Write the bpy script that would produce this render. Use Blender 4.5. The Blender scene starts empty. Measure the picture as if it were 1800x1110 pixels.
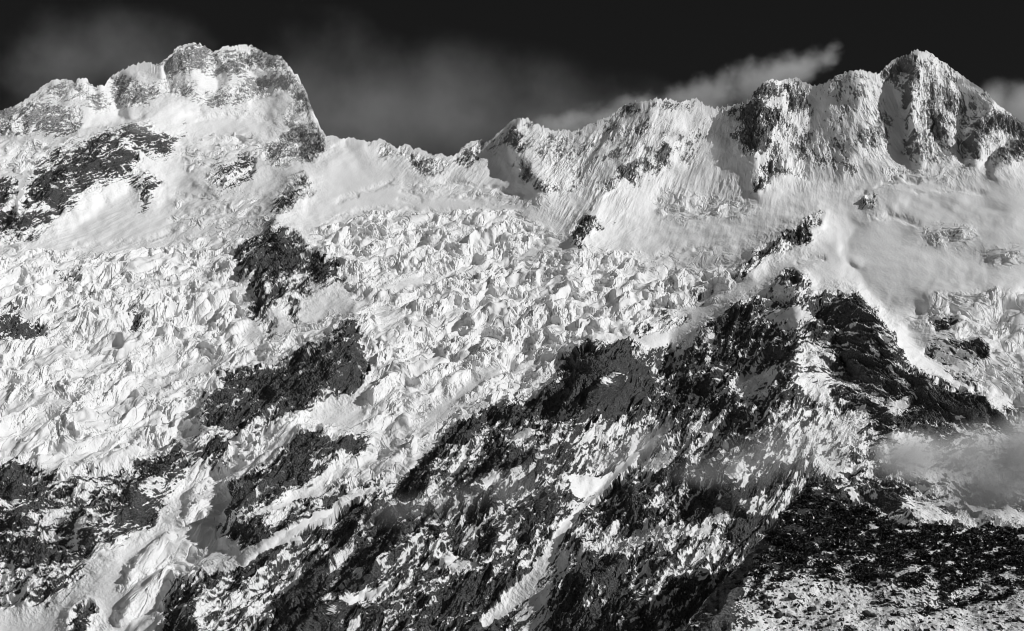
import bpy, math, random, time
import numpy as np
T0 = time.time()
random.seed(7)
f32 = np.float32

# ------------------------------------------------------------------ camera model
W, H = 1800.0, 1110.0
HFOV = math.radians(32.0)
PITCH = math.radians(15.0)
FOC = W / 2 / math.tan(HFOV / 2)
CP, SP = math.cos(PITCH), math.sin(PITCH)

def ray(u, v):
    """direction with unit forward (y) component for a place in the photograph"""
    a = (u - W / 2) / FOC
    b = (H / 2 - v) / FOC
    dy = CP - b * SP
    dz = SP + b * CP
    return a / dy, dz / dy

# ------------------------------------------------------------------ noise
_rs = np.random.RandomState(11)
PERM = np.tile(_rs.permutation(256), 4).astype(np.int32)
ANG = _rs.rand(256).astype(f32) * 2 * np.pi
GX, GY = np.cos(ANG).astype(f32), np.sin(ANG).astype(f32)
RND = _rs.rand(4, 256).astype(f32)

def pn(x, y, seed=0):
    x = x + seed * 17.31; y = y - seed * 9.77
    xf = np.floor(x); yf = np.floor(y)
    xi = xf.astype(np.int32) & 255; yi = yf.astype(np.int32) & 255
    x = (x - xf).astype(f32); y = (y - yf).astype(f32)
    u = x * x * x * (x * (x * 6 - 15) + 10); v = y * y * y * (y * (y * 6 - 15) + 10)
    def g(ix, iy, dx, dy):
        h = PERM[PERM[ix & 255] + (iy & 255)]
        return GX[h] * dx + GY[h] * dy
    a = g(xi, yi, x, y); b = g(xi + 1, yi, x - 1, y)
    c = g(xi, yi + 1, x, y - 1); d = g(xi + 1, yi + 1, x - 1, y - 1)
    ab = a + (b - a) * u; cd = c + (d - c) * u
    return (ab + (cd - ab) * v) * 1.5

def fbm(x, y, o=4, gain=0.5, seed=0):
    s = 0; a = 1.0; t = 0
    for i in range(o):
        s = s + a * pn(x, y, seed + i); t += a
        # rotate a little between octaves
        x, y = (x * 1.62 + y * 1.18), (y * 1.62 - x * 1.18); a *= gain
    return s / t

def ridged(x, y, o=4, gain=0.55, seed=0):
    s = 0; a = 1.0; t = 0
    for i in range(o):
        n = 1 - np.abs(pn(x, y, seed + i)) * 1.7
        s = s + a * n * n; t += a
        x, y = (x * 1.62 + y * 1.18), (y * 1.62 - x * 1.18); a *= gain
    return s / t

def facets(x, y, seed=0, tilt=1.0):
    """broken blocks: every cell has its own height and its own tilted top"""
    xf = np.floor(x); yf = np.floor(y)
    best = np.full(x.shape, 9.0, f32); hh = np.zeros(x.shape, f32)
    for i in (-1, 0, 1):
        for j in (-1, 0, 1):
            cx = xf + i; cy = yf + j
            h = PERM[PERM[(cx.astype(np.int32) + seed * 13) & 255] + ((cy.astype(np.int32) + seed * 7) & 255)]
            dx = (x - cx - RND[0][h]).astype(f32); dy = (y - cy - RND[1][h]).astype(f32)
            d = dx * dx + dy * dy
            m = d < best
            best = np.where(m, d, best)
            val = RND[2][h] - 0.5 + tilt * (dx * np.cos(RND[3][h] * 6.28) + dy * np.sin(RND[3][h] * 6.28))
            hh = np.where(m, val, hh)
    return hh

def sstep(a, b, x):
    t = np.clip((x - a) / (b - a), 0, 1)
    return t * t * (3 - 2 * t)

# ------------------------------------------------------------------ surveyed fields over the view (2 px cells)
U0, U1, V0, V1 = -200, 2000, 0, 1300
GS = 2
gw, gh = (U1 - U0) // GS, (V1 - V0) // GS
GU, GV = np.meshgrid(U0 + (np.arange(gw) + .5) * GS, V0 + (np.arange(gh) + .5) * GS)

def ext(pts):
    r = []
    for x, y in pts:
        if x <= 15: x = -200
        if x >= 1784: x = 2000
        if y >= 1090: y = 1300
        r.append((float(x), float(y)))
    return r

def polymask(pts):
    pts = ext(pts)
    xs = [p[0] for p in pts]; ys = [p[1] for p in pts]
    m = np.zeros((gh, gw), bool)
    i0 = max(0, int((min(ys) - V0) / GS) - 1); i1 = min(gh, int((max(ys) - V0) / GS) + 2)
    j0 = max(0, int((min(xs) - U0) / GS) - 1); j1 = min(gw, int((max(xs) - U0) / GS) + 2)
    X = GU[i0:i1, j0:j1]; Y = GV[i0:i1, j0:j1]
    s = np.zeros(X.shape, bool)
    n = len(pts)
    for k in range(n):
        x1, y1 = pts[k]; x2, y2 = pts[(k + 1) % n]
        if y1 == y2: continue
        c = ((y1 > Y) != (y2 > Y)) & (X < (x2 - x1) * (Y - y1) / (y2 - y1) + x1)
        s ^= c
    m[i0:i1, j0:j1] = s
    return m

def blur(a, r):
    """three box passes, radius in cells"""
    r = int(r)
    if r < 1: return a
    for _ in range(3):
        for ax in (0, 1):
            p = [(0, 0), (0, 0)]; p[ax] = (r + 1, r)
            c = np.cumsum(np.pad(a, p, mode='edge'), axis=ax, dtype=np.float64)
            n = a.shape[ax]
            if ax == 0: a = (c[2 * r + 1:2 * r + 1 + n] - c[:n]) / (2 * r + 1)
            else: a = (c[:, 2 * r + 1:2 * r + 1 + n] - c[:, :n]) / (2 * r + 1)
    return a

def paint(fld, pts, val, soft=2):
    m = blur(polymask(pts).astype(f32), soft)
    fld += (val - fld) * m

def strokemask(pts, w0, w1=None):
    if w1 is None: w1 = w0
    out = np.zeros((gh, gw), f32)
    n = len(pts) - 1
    for k in range(n):
        x1, y1 = pts[k]; x2, y2 = pts[k + 1]
        a = w0 + (w1 - w0) * k / n; b = w0 + (w1 - w0) * (k + 1) / n
        R = max(a, b) + 6
        i0 = max(0, int((min(y1, y2) - R - V0) / GS)); i1 = min(gh, int((max(y1, y2) + R - V0) / GS) + 1)
        j0 = max(0, int((min(x1, x2) - R - U0) / GS)); j1 = min(gw, int((max(x1, x2) + R - U0) / GS) + 1)
        if i1 <= i0 or j1 <= j0: continue
        X = GU[i0:i1, j0:j1]; Y = GV[i0:i1, j0:j1]
        L = (x2 - x1) ** 2 + (y2 - y1) ** 2 + 1e-6
        t = np.clip(((X - x1) * (x2 - x1) + (Y - y1) * (y2 - y1)) / L, 0, 1)
        d = np.hypot(X - x1 - t * (x2 - x1), Y - y1 - t * (y2 - y1))
        w = (a + (b - a) * t) / 2
        out[i0:i1, j0:j1] = np.maximum(out[i0:i1, j0:j1], 1 - sstep(w - 1.5, w + 1.5, d))
    return out

def stroke(fld, pts, w, val, w1=None):
    m = strokemask(pts, w, w1)
    fld += (val - fld) * m

def samp(fld, u, v, gs=GS):
    h, w = fld.shape
    x = np.clip((u - U0) / gs - .5, 0, w - 1.001); y = np.clip((v - V0) / gs - .5, 0, h - 1.001)
    xi = x.astype(np.int32); yi = y.astype(np.int32)
    fx = (x - xi).astype(f32); fy = (y - yi).astype(f32)
    a = fld[yi, xi]; b = fld[yi, xi + 1]; c = fld[yi + 1, xi]; d = fld[yi + 1, xi + 1]
    return (a + (b - a) * fx) * (1 - fy) + (c + (d - c) * fx) * fy

#@@DATA
# ------------------------------------------------------------------ skyline
SKY = [(-1300,420),(-800,250),(-500,300),(-200,330),(-60,235),(0,197),(15,190),(25,188),(35,182),(50,170),(65,160),(80,148),(90,141),(97,139),(107,140),(118,140),(127,144),(132,147),(136,139),(145,137),(152,137),(158,146),(163,149),(170,152),(180,150),(185,150),(190,140),(193,134),(205,128),(222,119),(240,112),(255,109),(265,110),(272,114),(280,113),(290,104),(300,96),(305,92),(307,86),(318,80),(330,77),(345,77),(352,77),(360,83),(370,87),(376,91),(388,86),(396,82),(406,83),(415,80),(430,79),(443,80),(452,85),(465,91),(478,96),(492,98),(500,105),(508,116),(516,128),(524,133),(530,146),(538,160),(542,172),(548,190),(555,205),(562,220),(569,232),(574,240),(585,238),(592,239),(596,245),(605,244),(613,241),(620,242),(630,246),(640,247),(650,250),(660,247),(670,244),(680,249),(690,256),(697,260),(705,256),(715,253),(722,256),(727,263),(735,259),(745,265),(755,270),(765,273),(775,270),(785,274),(797,273),(803,270),(812,261),(825,250),(835,247),(847,247),(855,249),(865,243),(880,230),(890,222),(900,213),(908,208),(918,210),(925,208),(935,212),(945,219),(955,222),(965,227),(975,230),(985,228),(990,226),(1000,230),(1010,229),(1020,226),(1030,220),(1045,214),(1060,208),(1075,203),(1083,196),(1092,188),(1105,181),(1115,178),(1122,182),(1130,179),(1140,176),(1150,175),(1155,172),(1165,176),(1175,173),(1185,178),(1195,180),(1205,177),(1215,176),(1225,173),(1232,180),(1245,187),(1258,190),(1270,188),(1282,186),(1295,184),(1305,180),(1310,178),(1318,172),(1325,163),(1332,155),(1340,147),(1350,143),(1357,141),(1362,141),(1370,144),(1380,140),(1390,137),(1400,137),(1410,143),(1420,148),(1430,151),(1440,148),(1450,146),(1458,141),(1465,136),(1478,130),(1490,126),(1500,125),(1510,125),(1517,122),(1525,127),(1535,129),(1542,130),(1550,124),(1560,115),(1570,107),(1580,101),(1590,98),(1600,92),(1613,87),(1620,92),(1628,89),(1636,93),(1650,104),(1665,114),(1680,125),(1695,136),(1710,147),(1725,155),(1735,162),(1745,175),(1755,186),(1770,195),(1784,207),(1850,250),(2000,330),(2400,300),(3100,420)]

# distance (m) of the ground over a lattice of the view
LU = [0,300,600,900,1200,1500,1800]
LV = [80,150,200,250,300,350,400,500,600,700,800,900,1000,1100,1250]
LY = [[5400,5500,5700,5600,5200,4900,4800],[5300,5400,5650,5500,5100,4800,4650],[5200,5300,5550,5350,4950,4700,4550],
 [5000,5150,5350,5150,4800,4600,4450],[4850,4950,5050,4850,4650,4500,4200],[4700,4800,4750,4600,4500,4250,3900],
 [4550,4550,4500,4400,4300,3950,3600],[4150,4150,4100,4000,3800,3350,3150],[3800,3800,3700,3550,3350,2850,2900],
 [3500,3450,3300,3100,2850,2600,2650],[3200,3150,2950,2700,2500,2400,2450],[2950,2850,2650,2400,2250,2200,2250],
 [2750,2600,2400,2200,2050,2000,2050],[2550,2400,2200,2000,1850,1800,1850],[2300,2150,1950,1800,1650,1600,1650]]
LY = np.array(LY, float)
rowint = np.array([np.interp(GU[0], LU, LY[i]) for i in range(len(LV))])
YB = np.empty((gh, gw))
_vi = np.clip(np.interp(GV[:, 0], LV, np.arange(len(LV))), 0, len(LV) - 1.001)
_k = _vi.astype(int); _t = (_vi - _k)[:, None]
YB = rowint[_k] * (1 - _t) + rowint[_k + 1] * _t
YB = blur(YB, 14)

# ridge (+) and gully (-) lines: points, metres towards the viewer
BROAD = [
 # great near ridge and its spurs
 ([(1440,388),(1400,415),(1350,450),(1290,490)], 55),
 ([(1400,478),(1400,530),(1392,600),(1392,660),(1375,730),(1330,800),(1270,890)], 130), ([(1240,930),(1190,990),(1120,1095),(1060,1250)], 60),
 ([(1050,622),(1070,690),(1010,760),(910,830),(810,890),(720,960),(620,1050),(560,1110),(480,1200)], 120),
 ([(1180,622),(1200,690),(1190,745),(1120,810),(1060,860),(1010,920)], -95), ([(985,950),(960,990),(900,1060),(850,1130)], -25),
 ([(1500,528),(1555,598),(1590,660),(1650,695),(1745,728),(1830,770)], 62),
 ([(1590,575),(1625,630),(1680,680),(1790,720)], -40),
 ([(1480,640),(1520,720),(1530,800)], -15),
 ([(1450,860),(1480,900)], 20),
 ([(1560,760),(1600,830),(1660,900)], 40),
 # boundary of glacier against the near ridge
 ([(1000,655),(930,700),(840,760),(760,812),(700,870),(640,940),(560,1010),(490,1090)], -50),
 # rock islands between the ice streams
 ([(532,315),(510,360),(480,400),(500,440),(520,480),(470,540)], 90),
 ([(620,565),(600,620),(590,670),(520,730),(440,765),(380,770),(330,800),(250,860),(150,940)], 80),
 ([(570,770),(500,820),(440,880),(420,920)], 70),
 ([(440,640),(380,680),(330,760),(250,820),(120,870)], -10),
 ([(520,960),(440,980),(380,1040),(330,1110)], 22),
 ([(400,880),(380,940),(300,1020),(230,1090)], -8),
 # left dark mass
 ([(240,222),(200,260),(140,300),(80,350),(30,380)], 90),
 ([(300,250),(330,300),(280,370)], -30),
 ([(130,400),(230,340)], -30),
 # left great peak
 ([(345,78),(350,120),(340,170)], 22), ([(500,105),(535,170),(555,230),(540,290)], 30),
 ([(145,138),(160,180),(150,230)], 50),([(95,140),(60,190),(20,230)], 40),
 ([(190,140),(205,200)], -40),([(330,200),(420,215),(480,205)], -40),
 # middle range
 ([(908,210),(915,250),(930,290),(960,330)], 80),([(850,260),(780,320)], -50),([(880,300),(820,340)], -40),
 ([(1150,178),(1130,240),(1100,300),(1050,360),(1015,430)], 70),
 ([(1060,215),(1020,280),(990,330)], 40),
 ([(1180,260),(1120,300),(1060,350)], 30),
 ([(1260,195),(1230,260),(1180,330),(1140,380)], -30),
 ([(640,248),(620,270),(580,290),(550,320),(560,380)], 50),
 # right peak and its wall
 ([(1345,145),(1328,185),(1325,235),(1332,270),(1335,330)], 60),
 ([(1305,190),(1288,240),(1270,290),(1240,350)], -25),
 ([(1420,160),(1420,220),(1400,270)], -30),([(1500,128),(1500,190),(1520,240),(1480,300)], 40),
 ([(1560,150),(1580,200),(1588,275)], -12),
 ([(1618,90),(1602,140),(1600,200),(1610,270),(1612,290)], 40),
 ([(1690,150),(1705,190),(1692,240),(1700,290)], -50),
 ([(1745,178),(1720,220),(1712,290)], 60),([(1784,240),(1735,300)], -50),
 ([(1784,265),(1760,290),(1740,305)], 60),
 # right snow basins
 ([(1500,390),(1480,440),(1510,500),(1560,545)], -45), ([(1440,390),(1460,430),(1500,470)], 10), ([(1395,480),(1440,460),(1475,490)], 22), ([(1250,520),(1330,500),(1390,478)], 25),([(1290,490),(1200,540),(1150,570)], -20),
 ([(1540,360),(1600,345),(1700,335)], 30),([(1560,380),(1640,375),(1750,372)], -20),([(1560,440),(1650,450),(1740,470)], -15),
 ([(1600,400),(1700,400),(1784,395)], 25),
 ([(1620,520),(1700,515),(1784,508)], 50),
]
NARROW = [
 ([(720,516),(790,490),(900,473),(985,456)], -10),([(640,548),(720,524),(800,503),(900,488)], 10),([(600,765),(700,703),(800,655),(885,624)], 12),([(640,790),(740,720),(830,665)], -8),
 ([(260,668),(330,640),(400,617),(435,620)], -8),([(240,700),(300,692),(380,664),(430,632)], 9),([(110,516),(240,496),(300,482),(400,486)], -8),([(200,520),(300,512),(400,502)], 8),
 ([(20,735),(60,702),(110,690),(150,700)], 8),([(15,760),(60,742),(130,722)], -6),([(250,650),(290,640),(320,620)], -7),
 ([(620,395),(700,400),(780,410),(860,405)], 10),([(560,440),(600,470),(640,505)], 9),([(640,510),(660,540),(700,555)], 10),([(1290,492),(1210,512),(1150,545)], 12),([(1080,480),(1180,460),(1290,460)], -8),
 ([(940,620),(1000,600),(1060,590)], 10),([(860,560),(930,560),(990,540)], 8),([(700,590),(780,570),(840,580)], 8),([(420,790),(370,830),(340,880)], 3),([(520,750),(450,790),(420,815)], 8),
 ([(345,95),(330,130),(320,170)], 9),([(395,100),(400,140),(395,180)], 8),([(430,110),(450,150),(440,180)], -7),([(240,140),(235,180),(225,195)], 8),([(215,140),(212,185)], -7),([(60,195),(50,235)], 7),([(95,190),(90,240)], 7),([(290,120),(288,165)], -7),
 ([(535,150),(545,190),(550,240)], 10),([(505,215),(500,260),(490,285)], 8),([(530,235),(525,285)], -7),
 ([(1410,180),(1425,230),(1440,280)], 8),([(1460,185),(1475,240),(1500,300)], 8),([(1660,130),(1672,180),(1676,215)], 8),([(1725,165),(1718,205)], 7),
 ([(1480,530),(1500,580),(1540,640)], 12),([(1440,530),(1460,590),(1500,660)], -9),([(1520,545),(1560,600),(1580,650)], 12),([(1600,665),(1650,705),(1720,735)], 12),([(1500,700),(1560,740)], 10),
 ([(1470,850),(1530,850),(1600,890)], 9),([(1560,830),(1600,850)], -7),([(1700,850),(1740,890)], 8),
 ([(1440,386),(1405,400),(1370,430),(1320,462),(1290,484)], 22),
 ([(1395,478),(1412,500),(1420,520)], 14),
 ([(1110,590),(1150,565),(1205,545)], 14),([(1130,595),(1210,560)], 8),
 ([(1030,622),(1010,650),(985,690)], 12),([(1180,640),(1150,690),(1100,740)], -16),
 ([(1290,555),(1240,620),(1200,680)], 22),([(1320,600),(1270,660),(1220,730),(1150,790)], 18),([(1300,640),(1230,710)], -12),
 ([(1400,650),(1340,720),(1280,790),(1220,870)], 16),([(1440,600),(1500,640),(1560,690)], 14),
 ([(1230,860),(1150,940),(1060,1040)], 16),([(1270,900),(1200,960),(1100,1060)], -14),([(1280,780),(1240,840)], -14),
 ([(850,760),(800,800),(775,810)], 20),([(1000,840),(960,870),(880,930),(820,980)], 16),
 ([(940,760),(880,800),(800,870),(700,930)], 18),([(820,850),(760,890),(690,960)], -14),
 ([(880,900),(810,970),(740,1020),(650,1090)], 16),([(960,900),(900,960),(840,1040)], -12),
 ([(700,900),(620,960),(540,1040),(500,1090)], 22),
 ([(640,890),(560,960),(520,1000)], -14),([(560,900),(470,960),(430,1000)], 18),
 ([(1385,815),(1350,880),(1300,950),(1230,1040)], 12),
 # left rock mass lines
 ([(300,255),(260,270),(210,300)], 12),([(260,235),(200,290),(120,340)], 12),([(160,260),(90,310)], -10),([(210,330),(120,360)], 10),
 ([(240,300),(270,320),(265,350)], 18),([(440,275),(400,310),(350,322)], 16),
 # nunatak
 ([(532,314),(510,350),(480,390)], 20),([(500,410),(470,440),(440,490)], 16),([(545,440),(540,480),(510,520),(460,556)], -10),([(600,480),(560,500)], 14),
 ([(630,560),(610,600),(560,640),(480,690)], 16),([(635,640),(600,680),(540,730)], -12),([(460,650),(400,700),(360,750)], 14),
 ([(640,770),(580,800),(520,840),(470,890)], 18),
 ([(350,800),(280,850),(180,920),(60,980)], 12),([(400,820),(300,880),(250,920)], -10),([(240,880),(200,950),(120,1000)], 14),
 ([(20,860),(60,960),(100,1040)], 10),
 # mid range ribs
 ([(908,210),(903,250),(915,290),(950,320)], 18),([(940,215),(960,270),(990,330)], 10),([(895,225),(890,260),(900,290)], -14),
 ([(1130,180),(1090,230),(1050,290)], 10),([(1110,182),(1060,240),(1010,320)], -8),
 ([(1165,178),(1170,240),(1180,290)], 12),([(1200,180),(1150,280),(1090,330),(1040,390),(1018,430)], 12),([(1020,400),(1005,430)], -10),
 ([(1350,145),(1390,200),(1400,240)], 14),([(1365,150),(1395,190)], -10),([(1335,270),(1345,310)], -8),([(1400,270),(1360,310),(1330,340)], 16),
 ([(1465,140),(1440,220),(1410,250)], 9),([(1510,130),(1530,200),(1515,230)], 10),([(1530,200),(1550,260),(1560,290)], 8),([(1480,240),(1540,300)], 10),
 ([(1628,92),(1640,150),(1650,220)], 9),([(1628,205),(1625,260),(1625,290)], 14),([(1655,220),(1665,255),(1670,280)], 14),([(1642,215),(1640,260)], -12),
 ([(1592,125),(1589,200),(1592,280)], -18),([(1606,115),(1602,190),(1604,240)], 24),([(1712,230),(1705,290)], 14),([(1690,210),(1692,250)], 8),
 ([(1760,200),(1735,250),(1725,290)], 9),([(1784,250),(1745,290)], 16),
 # left peak detail
 ([(376,92),(378,120),(382,160)], -8),([(308,88),(290,110),(283,140)], 9),([(410,85),(420,130),(440,180)], 6),([(480,98),(500,140),(520,190)], 8),
 ([(495,175),(480,200),(470,215)], 12),([(500,185),(525,215)], 8),([(136,142),(125,180),(135,220)], 9),([(170,155),(200,190)], 9),([(163,150),(160,190)], -8),
 ([(260,205),(330,190),(335,188)], 8),([(150,225),(210,212),(255,200)], -6),
 ([(415,238),(440,232),(470,245)], 16),([(418,245),(414,262)], -12),
 ([(560,258),(600,246)], 12),([(600,250),(640,300)], -6),([(560,262),(545,290),(520,310)], 8),
]
lg, lgw, lgh = 4, (U1 - U0) // 4, (V1 - V0) // 4
LGU, LGV = np.meshgrid(U0 + (np.arange(lgw) + .5) * lg, V0 + (np.arange(lgh) + .5) * lg)
def screened(lines, lam, iters):
    tgt = np.zeros((lgh, lgw)); wt = np.zeros((lgh, lgw))
    for pts, val in lines:
        for (x1, y1), (x2, y2) in zip(pts[:-1], pts[1:]):
            n = int(math.hypot(x2 - x1, y2 - y1) / 3) + 1
            for i in range(n + 1):
                x = x1 + (x2 - x1) * i / n; y = y1 + (y2 - y1) * i / n
                j = int((x - U0) / lg); k = int((y - V0) / lg)
                if 0 <= j < lgw and 0 <= k < lgh:
                    tgt[k, j] += val; wt[k, j] += 1
    on = wt > 0
    tgt[on] /= wt[on]
    a = tgt.copy()
    kf = 1.0 / (4 + (lg / lam) ** 2)
    for _ in range(iters):
        p = np.pad(a, 1, mode='edge')
        a = (p[:-2, 1:-1] + p[2:, 1:-1] + p[1:-1, :-2] + p[1:-1, 2:]) * kf
        a[on] = tgt[on]
    return a
RB = screened(BROAD, 75.0, 500)
RN = screened(NARROW, 22.0, 200)
def blur_s(a, r): return blur(a, r)
RB = blur(np.kron(RB, np.ones((2, 2))), 2); RN = blur(np.kron(RN, np.ones((2, 2))), 1)

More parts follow.
